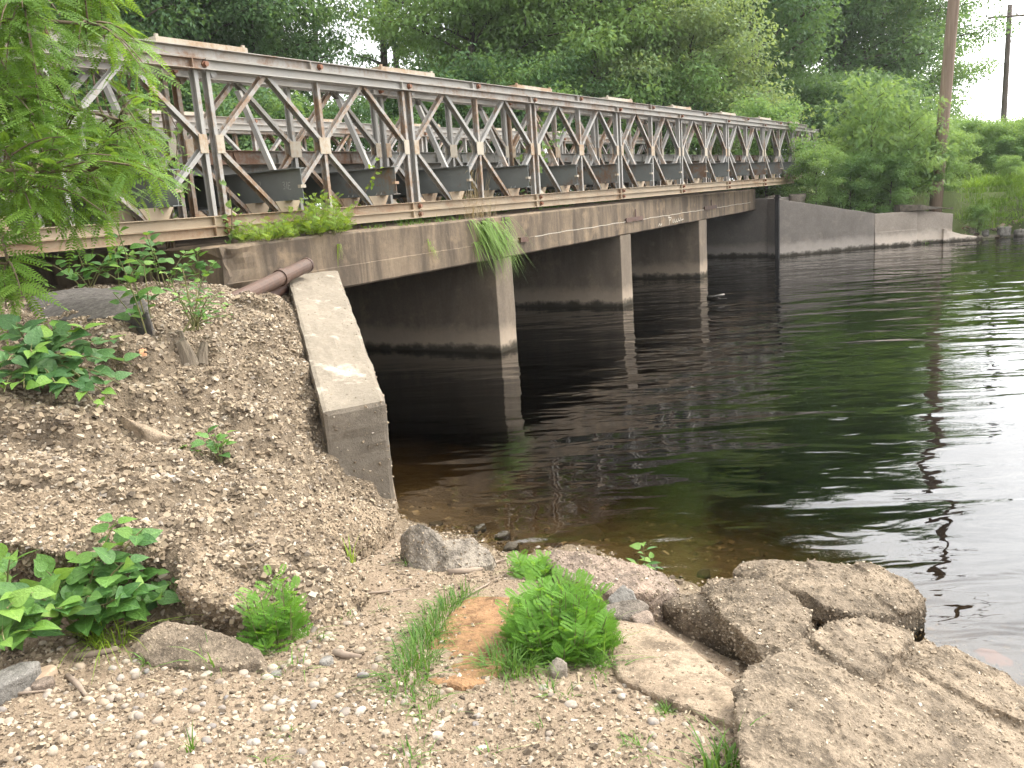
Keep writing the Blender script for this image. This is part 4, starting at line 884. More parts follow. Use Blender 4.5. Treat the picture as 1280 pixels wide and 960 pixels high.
def T_fern():
    V, F = [], []
    for i in range(7):
        t = .12+.78*i/6; l = .42*math.sin(math.pi*(.15+.72*t))
        for s_ in (1, -1):
            a = math.radians(52); d = A([math.cos(a), s_*math.sin(a), -.05]); nn = A([-d[1], d[0], 0]); b = A([t, 0, -.25*t*t])
            for (u, q, wd) in ((0, 1., .028), (.30, .42, .022), (.58, .34, .018)):
                for s2 in ((0,) if u == 0 else (1, -1)):
                    dd = d if s2 == 0 else nrm(d*.6+nn*s2*.8); bb = b+d*l*u; k = len(V); L_ = l*q; n2 = A([-dd[1], dd[0], 0])*wd
                    V += [tuple(bb), tuple(bb+dd*L_*.5+n2), tuple(bb+dd*L_), tuple(bb+dd*L_*.5-n2)]; F += [(k, k+1, k+2), (k, k+2, k+3)]
    k = len(V); V += [(0, .008, 0), (0, -.008, 0), (1.1, 0, -.3)]; F += [(k, k+1, k+2)]
    return A(V), A(F)
T_FERN = T_fern()
def rdir(n, r, up=.3):
    v = r.normal(size=(n, 3)); v[:, 2] = v[:, 2]*.6+up; return nrm(v)
# ---------------------------------------------------------------- grass
def blades(base, n, h, spread, lean, r, wd=.006, seg=4, gdir=None, hang=False):
    a = r.uniform(0, 2*math.pi, n); rad = spread*1.35*r.random(n)**.7; P0 = base+np.stack([np.cos(a)*rad, np.sin(a)*rad, np.zeros(n)], -1)
    d = np.stack([np.cos(a+r.normal(0, .7, n)), np.sin(a+r.normal(0, .7, n)), np.zeros(n)], -1)
    if gdir is not None: d = nrm(d*.55+A(gdir))
    H = h*r.uniform(.25, 1.2, n)*(1.15-.4*rad/(spread*1.35+1e-6)); ln = lean*r.uniform(.2, 1.9, n); side = np.cross(d, [0, 0, 1.]); W = wd*r.uniform(.6, 1.3, n)
    V, F = [], []
    for j in range(seg+1):
        t = j/seg; hor = ln*t**1.7; ver = (t-.55*np.minimum(ln, 1.6)*t**2.6) if not hang else (.25*t-1.15*t**2)
        c = P0+d*(H*hor)[:, None]+A([0, 0, 1.])*(H*ver)[:, None]; w_ = W*(1-t**1.5)*.5
        V += [c+side*w_[:, None], c-side*w_[:, None]]
    V = np.stack(V, 1); k = V.shape[1]; f = []
    for j in range(seg): f += [(2*j, 2*j+2, 2*j+3), (2*j, 2*j+3, 2*j+1)]
    F = (A(f)[None]+(np.arange(n)*k)[:, None, None]).reshape(-1, 3)
    return V.reshape(-1, 3), F, np.repeat(r.random(n), k)
def cat(parts):
    V = np.concatenate([p[0] for p in parts]); o = 0; Fs = []; T = np.concatenate([p[2] for p in parts])
    for p in parts: Fs.append(np.asarray(p[1])+o); o += len(p[0])
    return V, np.concatenate(Fs), T
_gs = [100]
def tuft(name, pts, n, h, spread, lean, m, label, wd=.006, cat_='grass', group=None, **kw):
    _gs[0] += 1; r = np.random.default_rng(_gs[0]); pts = [A(p) for p in pts]; c = np.mean(pts, 0)
    V, F, T = cat([blades(p-c, n, h, spread, lean, r, wd, **kw) for p in pts])
    o = link(name, mesh_np(name, V, F, T), m, None, c); tag(o, label, cat_, group); return o
def gl_(*l): return [GP(a, b) for a, b in l]
# ---------------------------------------------------------------- leafy plants with single leaves
def leafmesh(name, T, m): me = mesh_np(name, T[0], T[1], smooth=True); me.materials.append(m); return me
ML_BROAD = leafmesh('leaf', T_BROAD, M_BIGLEAF); ML_HEART = leafmesh('leaf', T_HEART, M_BIGLEAF); ML_HEART2 = leafmesh('leaf', T_HEART, M_BIGLEAF2); ML_LANCE = leafmesh('leaf', T_LANCE, M_BIGLEAF)
M_YLEAF = randleaf('young_yellow_leaf', (.11, .23, .035), (.19, .32, .06)); ML_YOUNG = leafmesh('leaf', T_HEART, M_YLEAF)
VIEW = nrm(A([-1.0, -1.0, .9]))                 # the open, bright side of the bank
def leafy(name, base, tips, per, size, mesh, label, cat_='shrub', seed=0, stem_r=.006, arch=.25, face=.7, young=.12, group=None, start=.3):
    r = np.random.default_rng(seed); base = A(base); e = empty(name, base); tag(e, label, cat_, group)
    mb = MB(); k = 0
    for ti, tp in enumerate(tips):
        tp = A(tp); off = A([r.normal(0, .03), r.normal(0, .03), -.03]); mid = (base+tp)/2+A([0, 0, arch*np.linalg.norm(tp-base)])
        C = bez(base+off, mid, tp, 9)-base; mb.tube(C, np.linspace(stem_r, stem_r*.4, 9), 5)
        for j in range(per):
            t = start+(1-start)*(j+.5)/per+r.normal(0, .02); t = min(max(t, 0), 1); i = min(int(t*8), 7); p = C[i]+(C[i+1]-C[i])*(t*8-i)
            ang = j*2.4+ti+r.normal(0, .4); out = A([math.cos(ang), math.sin(ang), r.normal(-.05, .25)])
            d = nrm(out+.5*nrm(C[-1]-C[0])+.35*VIEW*A([1, 1, 0])); up = nrm(A([0, 0, 1.])*.8+VIEW*face+r.normal(0, .35, 3))
            s_ = size*r.uniform(.6, 1.15)*(1-.35*max(0, t-.75)/.25)
            Xd = nrm(d); Yd = nrm(np.cross(up, Xd)); Zd = np.cross(Xd, Yd); pet = p+Xd*s_*.28
            mb.tube([p, p+Xd*s_*.30], [.0016, .0012], 3)
            Mx = Matrix([[*(Xd[q:q+1]), *(Yd[q:q+1]), *(Zd[q:q+1])] for q in range(3)]).to_4x4()
            me = ML_YOUNG if (t > .85 and r.random() < young*4) or r.random() < young*.3 else mesh
            o = link('leaf', me, None, e, pet); o.rotation_euler = Mx.to_euler(); o.scale = (s_, s_*r.uniform(.8, 1.1), s_*r.uniform(.7, 1.4)); k += 1
    mb.build('stems', M_STEM, e); return e
def bush_tips(pxs): return [atD(a, b, d) for a, b, d in pxs]
# lower left shrub under the lip of the mound
b0 = GP(105, 800); D0 = math.hypot(b0[0]-CAM[0], b0[1]-CAM[1])
leafy('leafy_shrub', b0, bush_tips([(148, 645, D0+.05), (180, 660, D0), (125, 690, D0-.05), (195, 715, D0), (160, 700, D0-.15), (95, 700, D0), (60, 715, D0-.1), (205, 745, D0-.1), (110, 745, D0-.25), (70, 760, D0-.2), (150, 748, D0-.22), (178, 735, D0-.2), (40, 745, D0-.15), (225, 740, D0)]),
      10, .115, ML_BROAD, 'broad-leaved green shrub under the lip of the gravel mound', seed=1)
b1 = GP(8, 815)
leafy('leafy_shrub', b1, bush_tips([(15, 690, D0-.1), (-20, 720, D0-.1), (35, 740, D0-.25), (10, 760, D0-.3), (40, 790, D0-.3), (-10, 790, D0-.3), (25, 725, D0), (5, 800, D0-.4)]), 8, .12, ML_HEART, 'pale leaved shrub at the left edge just above the gravel', seed=2, young=.3)
# upper left shrub on the slope
b2 = GP(40, 470); D2 = math.hypot(b2[0]-CAM[0], b2[1]-CAM[1])-.2
leafy('leafy_shrub', b2, bush_tips([(20, 405, D2), (70, 410, D2), (110, 412, D2), (150, 425, D2), (130, 450, D2-.2), (80, 445, D2-.25), (40, 440, D2-.3), (10, 450, D2-.3), (165, 455, D2-.2), (150, 480, D2-.35), (110, 490, D2-.4), (70, 480, D2-.4), (30, 485, D2-.4), (5, 490, D2-.4), (140, 500, D2-.45), (100, 470, D2-.3), (60, 425, D2-.1), (-20, 440, D2-.2), (120, 505, D2-.5)]),
      9, .125, ML_HEART2, 'sprawling heart-leaved shrub on the left slope below the asphalt slab', seed=3)
# stump weeds, bridge-end brambles, seedlings
st0 = GP(228, 428)
leafy('sapling', st0+A([-.12, .1, 0]), [st0+A(q) for q in ((-.22, .15, .75), (-.30, .05, .55), (-.10, .12, .5), (-.28, .2, .35))], 8, .10, ML_BROAD, 'thin leafy sapling rising beside the rotten stump', 'sapling', seed=4, arch=.05)
leafy('leafy_weed', st0+A([.05, -.05, .1]), [st0+A(q) for q in ((.15, -.1, .40), (.0, -.12, .42), (.22, -.05, .3), (.28, -.15, .2), (.1, -.2, .28), (-.05, .0, .45), (.2, -.25, .15), (.05, -.22, .2), (.3, -.05, .28), (-.08, -.15, .3), (.12, .05, .45), (.25, .08, .38))], 11, .065, ML_LANCE, 'small-leaved green weed growing out of the rotten stump', 'weed', seed=5, arch=.1)
ub = atD(150, 352, 8.3)
for i, (px, py, tips, lab) in enumerate(((110, 352, ((-.3, .1, .25), (0, .1, .35), (.3, 0, .3), (.15, -.1, .2), (-.15, -.1, .15)), 'dark leafy bramble under the left end of the truss'), (205, 348, ((-.2, .1, .3), (0, .1, .38), (.25, 0, .28), (.1, -.1, .18), (-.1, 0, .45)), 'dark leafy bramble beside the broken slab end'),
        (250, 340, ((0, 0, .3), (.1, -.05, .2), (-.1, 0, .22)), 'leafy sprig hanging in the dark gap by the slab end'), (150, 338, ((-.2, .1, .22), (.05, .1, .3), (.3, 0, .26), (.15, -.1, .12)), 'bramble in the middle of the dark gap under the truss'))):
    p = atD(px, py, 8.0); p[2] = float(gz(p[0], p[1])); leafy('bramble', p, [p+A(q)*1.15 for q in tips], 10, .095, ML_BROAD, lab, 'shrub', seed=10+i)
for i, (px, py, h, lab) in enumerate(((270, 582, .2, 'bright leafy seedling alone on the gravel slope'), (222, 748, .10, 'round-leaved seedling on the gravel above the low boulder'), (240, 770, .07, 'little seedling with one orange leaf on the low boulder'))):
    p = GP(px, py); r = np.random.default_rng(30+i); tips = [p+A([r.normal(0, h*.5), r.normal(0, h*.5), h*r.uniform(.4, 1)]) for _ in range((6, 3, 3)[i])]
    leafy('seedling', p, tips, (5, 2, 2)[i], (.075, .085, .07)[i], ML_BROAD, lab, 'seedling', seed=33+i, stem_r=.003, young=.4)
p = GP(808, 735); leafy('sapling', p, [p+A(q) for q in ((.02, .02, .26), (-.04, .03, .18), (.05, -.02, .15), (.03, .0, .10), (-.03, -.04, .08))], 8, .075, ML_LANCE, 'lance-leaved sapling between the pale boulder and the dark hollow', 'sapling', seed=40, stem_r=.003, arch=.02, young=.3)
p = GP(938, 826); leafy('seedling', p, [p+A((0, 0, .06)), p+A((.02, -.02, .05))], 5, .05, ML_LANCE, 'tiny green seedling in the dark hollow between boulders', 'seedling', seed=41, stem_r=.002)
# feathery weeds
def feathery(name, base, n, h, spread, label, m, seed=0, size=.13, T=None, cat_='weed', group=None):
    r = np.random.default_rng(seed); e = empty(name, base); tag(e, label, cat_, group); P_, D_, U_, S_, tn = [], [], [], [], []; mb = MB()
    for i in range(n):
        a = r.uniform(0, 6.28); rad = spread*math.sqrt(r.random()); b = A([math.cos(a)*rad*.8, math.sin(a)*rad*.8, -.01]); H = h*(1-.40*(rad/spread)**2)*r.uniform(.35, 1.4)
        tp = b+A([math.cos(a)*rad*.35, math.sin(a)*rad*.35, H]); mb.tube([b, (b+tp)/2, tp], [.0035, .0028, .0015], 4); q = r.random()
        for j in range(9):
            t = .2+.8*j/8; aa = j*2.39+a; P_.append(b+(tp-b)*t); D_.append(nrm(A([math.cos(aa), math.sin(aa), .55+.5*t+r.normal(0, .2)]))); U_.append(nrm(A([r.normal(0, .3), r.normal(0, .3), 1])+.5*VIEW)); S_.append(size*(1-.45*t)*r.uniform(.7, 1.2)); tn.append(min(1, .35*q+.3*t+.35*r.random()))  # tint rises up the stem, putting the clump's shaded interior into leaf colour
    V, F = place(T or T_FERN, P_, D_, U_, S_, r); k = len((T or T_FERN)[0])
    link('foliage', mesh_np('foliage', V, F, np.repeat(tn, k)), m, e); mb.build('stems', M_STEM, e); return e
cl = GP(700, 835)+A([.17, .10, 0]); cl[2] = float(gz(cl[0], cl[1]))
feathery('ragweed_clump', cl, 150, .225, .185, 'big feathery bright green weed clump in the middle of the shore', M_WEED, 50, .105)
p = GP(350, 808); feathery('ragweed', p, 22, .24, .11, 'feathery green weed in front of the gravel lobe', M_WEED, 51, .10)
p = GP(672, 722); feathery('ragweed', p, 14, .13, .13, 'low leafy weeds behind the big weed clump', M_WEED, 53, .10)
# grass
tuft('grass_tuft', gl_((540, 790), (528, 806), (520, 822), (548, 775), (562, 762), (515, 838), (535, 800), (508, 850), (575, 752)), 110, .10, .075, .9, M_GRASS, 'strip of short dark grass along the orange sandstone slab', .005)
tuft('grass_tuft', gl_((620, 838), (640, 840), (632, 825), (655, 838)), 90, .13, .06, .9, M_GRASS, 'grass tuft at the foot of the big weed clump', .005)
tuft('grass_tuft', [cl+A([.16*math.cos(t), .16*math.sin(t), 0]) for t in np.linspace(0, 5.6, 8)], 14, .22, .06, .8, M_GRASSM, 'loose grass blades mixed through the big weed clump', .005)
tuft('grass_tuft', gl_((500, 862), (520, 880), (540, 885)), 45, .07, .06, 1.1, M_GRASS, 'thin grass below the orange sandstone slab', .004)
tuft('grass_tuft', gl_((130, 808), (118, 800), (150, 806)), 42, .20, .035, 1.0, M_GRASSY, 'bright yellow-green grass tuft at the edge of the left shrub', .006)
tuft('grass_tuft', gl_((440, 705), (446, 700)), 16, .17, .02, .5, M_GRASSY, 'upright grass sprig at the notch of the gravel mound', .005)
tuft('grass_tuft', gl_((416, 696),), 10, .10, .015, .5, M_GRASSY, 'short grass sprig left of the upright sprig', .005)
tuft('grass_tuft', gl_((184, 830),), 14, .12, .02, .9, M_GRASS, 'sparse grass tuft in front of the low grey boulder', .006)
tuft('grass_tuft', gl_((268, 838), (262, 832)), 14, .15, .03, 1.0, M_GRASS, 'grass tuft at the right foot of the low grey boulder', .006)
tuft('grass_tuft', gl_((238, 940),), 9, .12, .012, .4, M_GRASS, 'single upright grass sprig low on the gravel', .006)
tuft('grass_tuft', gl_((505, 948), (520, 940), (515, 955)), 22, .06, .05, 1.2, M_GRASS, 'flat grass patch at the bottom middle of the path', .004)
tuft('grass_tuft', gl_((365, 840), (330, 838), (385, 800)), 16, .09, .06, 1.2, M_GRASS, 'creeping grass beside the feathery weed', .005)
tuft('grass_tuft', gl_((690, 866), (705, 868)), 16, .07, .03, 1.0, M_GRASS, 'little grass sprout below the small round stone', .005)
tuft('grass_tuft', gl_((832, 892), (836, 888)), 60, .045, .025, 1.0, M_GRASS, 'small round moss-like tuft at the edge of the flat slab', .003)
tuft('grass_tuft', gl_((792, 930), (800, 936)), 24, .05, .04, 1.2, M_GRASS, 'dry short grass patch below the flat slab', .004)
tuft('grass_tuft', gl_((905, 965), (890, 975), (918, 960)), 22, .22, .04, .6, M_GRASS, 'tall grass tuft growing against the huge boulder', .008)
tuft('grass_tuft', gl_((742, 838), (757, 832), (760, 815)), 34, .10, .05, 1.0, M_GRASS, 'grass at the right foot of the big weed clump', .005)
tuft('grass_tuft', gl_((515, 700), (508, 706)), 12, .09, .02, .8, M_GRASS, 'grass sprig at the left foot of the peaked boulder', .005)
tuft('grass_tuft', gl_((645, 715), (665, 712)), 16, .12, .05, .9, M_GRASS, 'grass blades between the two water edge boulders', .005)
for i, (px, py) in enumerate(((360, 918), (880, 905), (330, 955), (610, 945), (680, 912), (475, 765), (430, 772))):
    tuft('grass_tuft', gl_((px, py)), 12, .045, .03, 1.2, M_GRASS, 'tiny low grass sprout on the bare ground', .004, group='tiny grass sprouts on the bare ground')
# weeds on the concrete bridge
def ftop(s, d): return fp(s, d, 1.905)
tuft('grass_tuft', [fp(4.2+rng.normal(0, .17), -.01, 1.90-.36*rng.random()) for _ in range(34)], 17, .60, .07, .42, M_GRASSM, 'long grass hanging over the concrete edge at the first pier', .011, gdir=A([0, -1.2, 0]), hang=True, seg=6)
tuft('grass_tuft', [ftop(s, .12) for s in (3.95, 4.1, 4.25, 4.45)], 26, .50, .08, .5, M_DRY, 'dry seedy grass standing against the lower chord at the first pier', .004)
tuft('grass_tuft', [fp(2.76+rng.normal(0, .05), -.01, 1.78-.2*rng.random()) for _ in range(7)], 7, .16, .03, .4, M_WEEDY, 'small yellow-green tuft hanging on the concrete face', .006, gdir=A([0, -1.0, 0]), hang=True, seg=5)
tuft('weed_strand', [fp(s, -.01, 1.80) for s in (1.06,)], 22, .34, .02, .12, M_WEEDY, 'thin yellow-green weed strand trailing down the concrete face', .006, gdir=A([0, -.6, 0]), hang=True, seg=5, cat_='weed')
feathery('fern_weed', ftop(1.0, .22), 85, .34, .36, 'bright yellow-green weed mound in front of the lower chord', M_WEEDY, 60, .12)
feathery('fern_weed', ftop(.25, .20), 40, .18, .30, 'low yellow-green weeds left of the weed mound on the slab', M_WEEDY, 61, .10)
for i, s_ in enumerate((1.9, 2.4, 2.75, 3.2, 3.6)):
    tuft('grass_tuft', [ftop(s_, .15), ftop(s_+.15, .2)], 22, .12, .09, .8, M_GRASS, 'short weeds in the gap under the lower chord', .006, group='weeds in the gap under the lower chord')
for i in range(26):
    s_ = 1.2+i*.55; d = .9+2.6*((i*.618) % 1)
    tuft('grass_tuft', [ftop(s_, d), ftop(s_+.2, d+.3)], 60, .42, .22, .6, M_GRASS, 'weeds growing on the old slab under the steel deck', .012, cat_='weed', group='weeds on the old slab under the deck')
def vine(name, base, P_, n, size, m, label, seed, T=T_BROAD):
    r = np.random.default_rng(seed); e = empty(name, base); tag(e, label, 'vine'); mb = MB(); pos, dr, up = [], [], []
    for path in P_:
        C = A(path)-A(base); mb.tube(C, np.linspace(.009, .003, len(C)), 5)
        for _ in range(n):
            t = r.random()*(len(C)-1); i = min(int(t), len(C)-2); pos.append(C[i]+(C[i+1]-C[i])*(t-i)+r.normal(0, .05, 3)); dr.append(nrm(r.normal(0, 1, 3)+A([0, 0, -.4]))); up.append(nrm(VIEW+r.normal(0, .5, 3)))
    V, F = place(T, pos, dr, up, size*r.uniform(.6, 1.2, len(pos)), r); link('leaves', mesh_np('leaves', V, F, np.repeat(r.random(len(pos)), len(T[0]))), m, e); mb.build('stems', M_TWIG, e)
vine('climbing_vine', (6.4, .3, 1.92), [[(6.4, .3, 1.92), (6.5, .3, 2.5), (6.7, .25, 3.0), (6.6, .2, 3.5)], [(6.5, .3, 2.4), (6.9, .25, 2.9), (7.2, .2, 3.2)], [(6.3, .35, 2.2), (6.2, .35, 2.7), (6.5, .3, 3.2), (7.0, .25, 3.45)]], 46, .075, M_TREE_L, 'leafy vine climbing inside the truss near its middle', 70)
vine('climbing_vine', (-.45, .5, 1.6), [[(-.45, .5, 1.6), (-.3, .3, 2.4), (-.2, .25, 3.0), (-.35, .3, 3.4)], [(-.5, .5, 1.6), (-.6, .4, 2.5), (-.9, .3, 3.1)], [(.0, -.05, 1.9), (.03, -.08, 2.2), (.05, -.06, 2.45)]], 26, .075, M_TREE_L, 'leafy vine on the truss post beside the overhanging locust', 71)
vine('climbing_vine', (2.1, .2, 1.92), [[(2.1, .2, 1.92), (2.15, .1, 2.3), (2.25, -.1, 2.65)]], 26, .06, M_WEEDY, 'little yellow-green vine on the second transom', 72)
r_ = np.random.default_rng(75); mb = MB()
for i in range(11):
    x = -.55+r_.normal(0, .14); y = .55+r_.normal(0, .12); P_ = [A([x, y, 1.5])]
    for k in range(7): P_.append(P_[-1]+A([r_.normal(0, .06), r_.normal(-.01, .05), .29]))
    mb.tube(A(P_)-A([-.55, .55, 1.5]), np.linspace(.024, .010, 8), 5)
tag(mb.build('vine_stems', M_TWIG, None, loc=(-.55, .55, 1.5)), 'tangle of bare brown vine stems inside the truss post', 'vine')
r_ = np.random.default_rng(76); mb = MB(); c0 = A([4.75, .35, 1.92]); V_ = []
tuft('dry_reeds', [c0, c0+A([.2, 0, 0]), c0+A([-.15, .05, 0])], 26, 1.35, .12, .55, M_DRY, 'dry pale reeds leaning inside the truss above the first pier', .010, cat_='reeds', seg=6)
# ---------------------------------------------------------------- locust overhanging from the left
def locust():
    r = np.random.default_rng(80); base = A([-4.35, -.95, 1.35]); e = empty('locust_tree', base); tag(e, 'feathery light green locust tree overhanging the truss from the left', 'tree')
    mb = MB(); trunk = bez(base, base+A([.15, .0, 1.6]), base+A([.45, -.25, 3.4]), 10); mb.tube(trunk-base, np.linspace(.10, .05, 10), 8)
    keep = A([(-60, -60), (150, -60), (175, 20), (195, 60), (200, 95), (178, 130), (178, 170), (212, 205), (212, 235), (170, 240), (150, 272), (95, 285), (30, 285), (-60, 310)], float); hole = A([(92, 70), (140, 66), (178, 92), (176, 135), (140, 130), (105, 158), (85, 140)], float)
    tg = []
    while len(tg) < 185:
        px, py = r.uniform(-60, 215), r.uniform(-60, 300)
        if not inpoly(px, py, keep) or (inpoly(px, py, hole) and r.random() < .9): continue
        tg.append(atD(px, py, r.uniform(5.3, 6.9)))
    for px, py in ((-10, 330), (15, 345), (5, 370), (25, 355), (-15, 360), (10, 320)): tg.append(atD(px, py, r.uniform(5.3, 5.9)))
    limbs = []
    for (zq, tp) in ((.35, atD(60, 110, 6.2)), (.55, atD(110, 30, 6.1)), (.3, atD(110, 215, 6.0)), (.25, atD(25, 240, 5.6)), (.7, atD(30, 0, 5.9)), (.85, atD(120, -40, 6.3)), (.2, atD(10, 330, 5.6)), (.45, atD(150, 150, 6.3))):
        s_ = trunk[int(zq*9)]; L_ = bez(s_, (s_+tp)/2+A([0, 0, .35]), tp, 10); limbs.append(L_); mb.tube(L_-base, np.linspace(.032, .009, 10), 6)
    LP = np.concatenate(limbs); pos, dr, up, sc, tn = [], [], [], [], []
    for tp in tg:
        k = np.argmin(np.linalg.norm(LP-tp, axis=1)+.4*(LP[:, 2] < tp[2]-.3)); s_ = LP[k]; C = bez(s_, (s_+tp)/2+A([0, 0, .12]), tp-A([0, 0, .06]), 6); mb.tube(C-base, np.linspace(.008, .003, 6), 4); q = r.random(); ax = nrm(C[-1]-C[0])
        for j in range(13):
            t = .35+.65*j/12; i = min(int(t*5), 4); p = C[i]+(C[i+1]-C[i])*(t*5-i); a = r.uniform(0, 6.28)
            pos.append(p-base+r.normal(0, .03, 3)); dr.append(nrm(ax*.6+A([math.cos(a), math.sin(a), r.normal(-.15, .3)]))); up.append(nrm(A([0, 0, 1])+.45*VIEW+r.normal(0, .35, 3))); sc.append(r.uniform(.15, .26)); tn.append(.45*q+.55*r.random())
    V, F = place(T_LOC, pos, dr, up, sc, r); link('crown', mesh_np('crown', V, F, np.repeat(tn, len(T_LOC[0]))), M_LOCUST, e); mb.build('trunk', M_TWIG, e, smooth=True)
locust()
# ---------------------------------------------------------------- woods: four kinds of tree and bush, copied
def make_tree(seed, h, base_f, R, nl, ls, nlimb, T=T_SIMPLE, sparse=1., top=1., trunk_r=None, clump=.34):
    r = np.random.default_rng(seed); mb = MB(); tr = trunk_r or h*.016
    P_ = A([(r.normal(0, .012*h)*t, r.normal(0, .012*h)*t, h*.93*t) for t in np.linspace(0, 1, 8)]); P_[0] = (0, 0, -.3); mb.tube(P_, np.linspace(tr*1.25, tr*.2, 8), 7)
    C = []; 
    for i in range(nlimb):
        f = base_f+(1-base_f)*((i+.5)/nlimb)**.9; k = min(f*7, 6.99); p = P_[int(k)]+(P_[int(k)+1]-P_[int(k)])*(k-int(k)); a = i*2.39996+r.normal(0, .3)
        g = (f-base_f)/(1-base_f); prof = math.sin(math.pi*min(1, .22+.70*g*top))**.7; L_ = R*prof*r.uniform(.7, 1.12)
        q = p+A([math.cos(a)*L_, math.sin(a)*L_, L_*(.15+.5*g)+r.normal(0, .1*R)]); cv = bez(p, (p+q)/2+A([0, 0, .12*L_]), q, 6); mb.tube(cv, np.linspace(tr*.45*(1-.5*g), tr*.10, 6), 5)
        for t in (.45, .65, .82, 1.0):
            c = cv[int(t*5)]; C.append((c, .8+.4*r.random()))
            for _ in range(2):
                d = r.normal(0, 1, 3)*A([1, 1, .6]); d = nrm(d)*R*.27*r.uniform(.5, 1.2); C.append((c+d, .7+.4*r.random()))
                if t > .5: mb.tube([c, c+d*.5+A([0, 0, .03*R]), c+d], [tr*.09, tr*.06, tr*.03], 3)
    C.append((P_[-1], 1.)); n = len(C); cnt = r.multinomial(int(nl), A([w_**2 for _, w_ in C])/sum(w_**2 for _, w_ in C)); pos, dr, up, sc, tn = [], [], [], [], []
    for (c, w_), k in zip(C, cnt):
        d = r.normal(0, 1, (k, 3)); d = nrm(d)*(r.random((k, 1))**.45); off = d*R*clump*w_*A([1, 1, .55])*.8
        pos.append(c+off); out = nrm(off+A([0, 0, -.02])); dr.append(nrm(out*.7+r.normal(0, .5, (k, 3))+A([0, 0, -.35]))); up.append(nrm(A([0, 0, 1.])+out*.5+r.normal(0, .5, (k, 3)))); sc.append(ls*r.uniform(.6, 1.3, k)); tn.append(np.clip(.72*r.random()+.28*r.random(k), 0, 1))
    V, F = place(T, np.concatenate(pos), np.concatenate(dr), np.concatenate(up), np.concatenate(sc), r)
    return mb.mesh('trunk', True), mesh_np('crown', V, F, np.repeat(np.concatenate(tn), len(T[0])))
KIND = {
 'oak':   make_tree(1, 15, .16, 4.6, 46000, .19, 30),
 'ash':   make_tree(2, 16, .10, 3.6, 42000, .18, 32),
 'maple': make_tree(3, 12, .06, 4.0, 44000, .17, 30, T_TRI, clump=.30),
 'slim':  make_tree(4, 15, .22, 1.5, 5200, .17, 18, clump=.36),
 'bush':  make_tree(5, 4.2, .02, 2.3, 14000, .15, 16, clump=.36),
 'round': make_tree(6, 5.2, .03, 2.5, 22000, .13, 20, clump=.34),
 'sumac': make_tree(7, 3.6, .05, 1.7, 4200, .165, 22, T_SUM, clump=.36, trunk_r=.05),
}
def tree(kind, m, xy, sc, rz, label, group=None, z=None, cat_='tree', name=None, sq=1.):
    tme, cme = KIND[kind]; zz = float(gz(xy[0], xy[1], False)) if z is None else z
    e = empty(name or {'bush': 'bush', 'round': 'bush', 'sumac': 'sapling'}.get(kind, 'tree'), (xy[0], xy[1], zz)); e.rotation_euler = (0, 0, rz); e.scale = (sc*sq, sc*sq, sc); tag(e, label, cat_, group)
    key = (cme.name, m.name)
    if key not in CM:
        c = cme.copy() if len(cme.materials) else cme; c.materials.clear(); c.materials.append(m); CM[key] = c
    link('trunk', tme, M_BARK, e); link('crown', CM[key], None, e)
CM = {}
def pd(px, d): p = atD(px, 230, d); return (p[0], p[1])
R_ = np.random.default_rng(90)
GW = 'woods behind the bridge'
for i, (px, d, k, m, sc, lab) in enumerate((
    (-40, 30, 'oak', M_TREE_D, .95, 'dark tree behind the locust at the far left'), (40, 33, 'ash', M_TREE_M, 1.0, 'green tree rising behind the overhanging locust'), (120, 29, 'oak', M_TREE_D, .85, 'dark leafy tree above the left end of the truss'),
    (190, 35, 'ash', M_TREE_M, 1.0, 'mid green tree right of the locust behind the truss'), (255, 30, 'oak', M_TREE_D, .90, 'dark round tree above the first post pair'), (300, 36, 'ash', M_TREE_D, 1.0, 'tall dark tree behind the first truss bay'), (335, 31, 'oak', M_TREE_D, .72, 'dark tree beside the bright gap in the woods'),
    (415, 46, 'slim', M_TREE_M, .95, 'thin tree at the left of the bright sky gap'), (492, 44, 'slim', M_TREE_D, 1.05, 'slim dark tree at the right of the sky gap'), (512, 50, 'slim', M_TREE_M, 1.0, 'slim tree touching the light green maple'),
    (608, 31, 'maple', M_TREE_L, .85, 'light green maple behind the middle of the truss'), (670, 33, 'maple', M_TREE_L, 1.0, 'tall light green maple above the truss middle'), (748, 32, 'maple', M_TREE_L, .98, 'light green maple with drooping boughs right of the tall one'), (690, 41, 'ash', M_TREE_M, 1.15, 'mid green tree behind the maples'), (585, 42, 'ash', M_TREE_M, 1.0, 'mid green tree behind the left maple'),
    (800, 41, 'oak', M_TREE_M, 1.15, 'broad green tree behind the round pale bush'), (880, 46, 'ash', M_TREE_D, 1.25, 'tall dark tree above the far half of the truss'), (945, 40, 'ash', M_TREE_D, 1.1, 'dark tree left of the big dark oak'), (1000, 47, 'oak', M_TREE_D, 1.0, 'big dark oak behind the far end of the truss'), (1050, 50, 'oak', M_TREE_D, 1.02, 'huge dark oak behind the far bank sapling'), (1098, 52, 'oak', M_TREE_D, .92, 'dark oak at the edge of the woods behind the thick pole'), (1128, 55, 'oak', M_TREE_M, .74, 'last tree of the woods before the white sky'),
    (760, 55, 'oak', M_TREE_D, 1.4, 'dark tree deep in the woods above the truss'), (670, 56, 'oak', M_TREE_D, 1.4, 'dark tree deep in the woods behind the maples'), (255, 52, 'oak', M_TREE_D, 1.2, 'dark tree deep in the woods on the left'), (150, 50, 'oak', M_TREE_D, 1.3, 'dark tree deep in the woods behind the locust'), (930, 62, 'oak', M_TREE_D, 1.3, 'dark tree deep in the woods on the right'))):
    tree(k, m, pd(px, d), sc, R_.uniform(0, 6.28), lab, GW, sq=1.15 if px > 980 else 1.)
tree('round', M_TREE_R, pd(868, 31), 1.12, .4, 'round pale olive bush standing above the truss', None, cat_='bush')
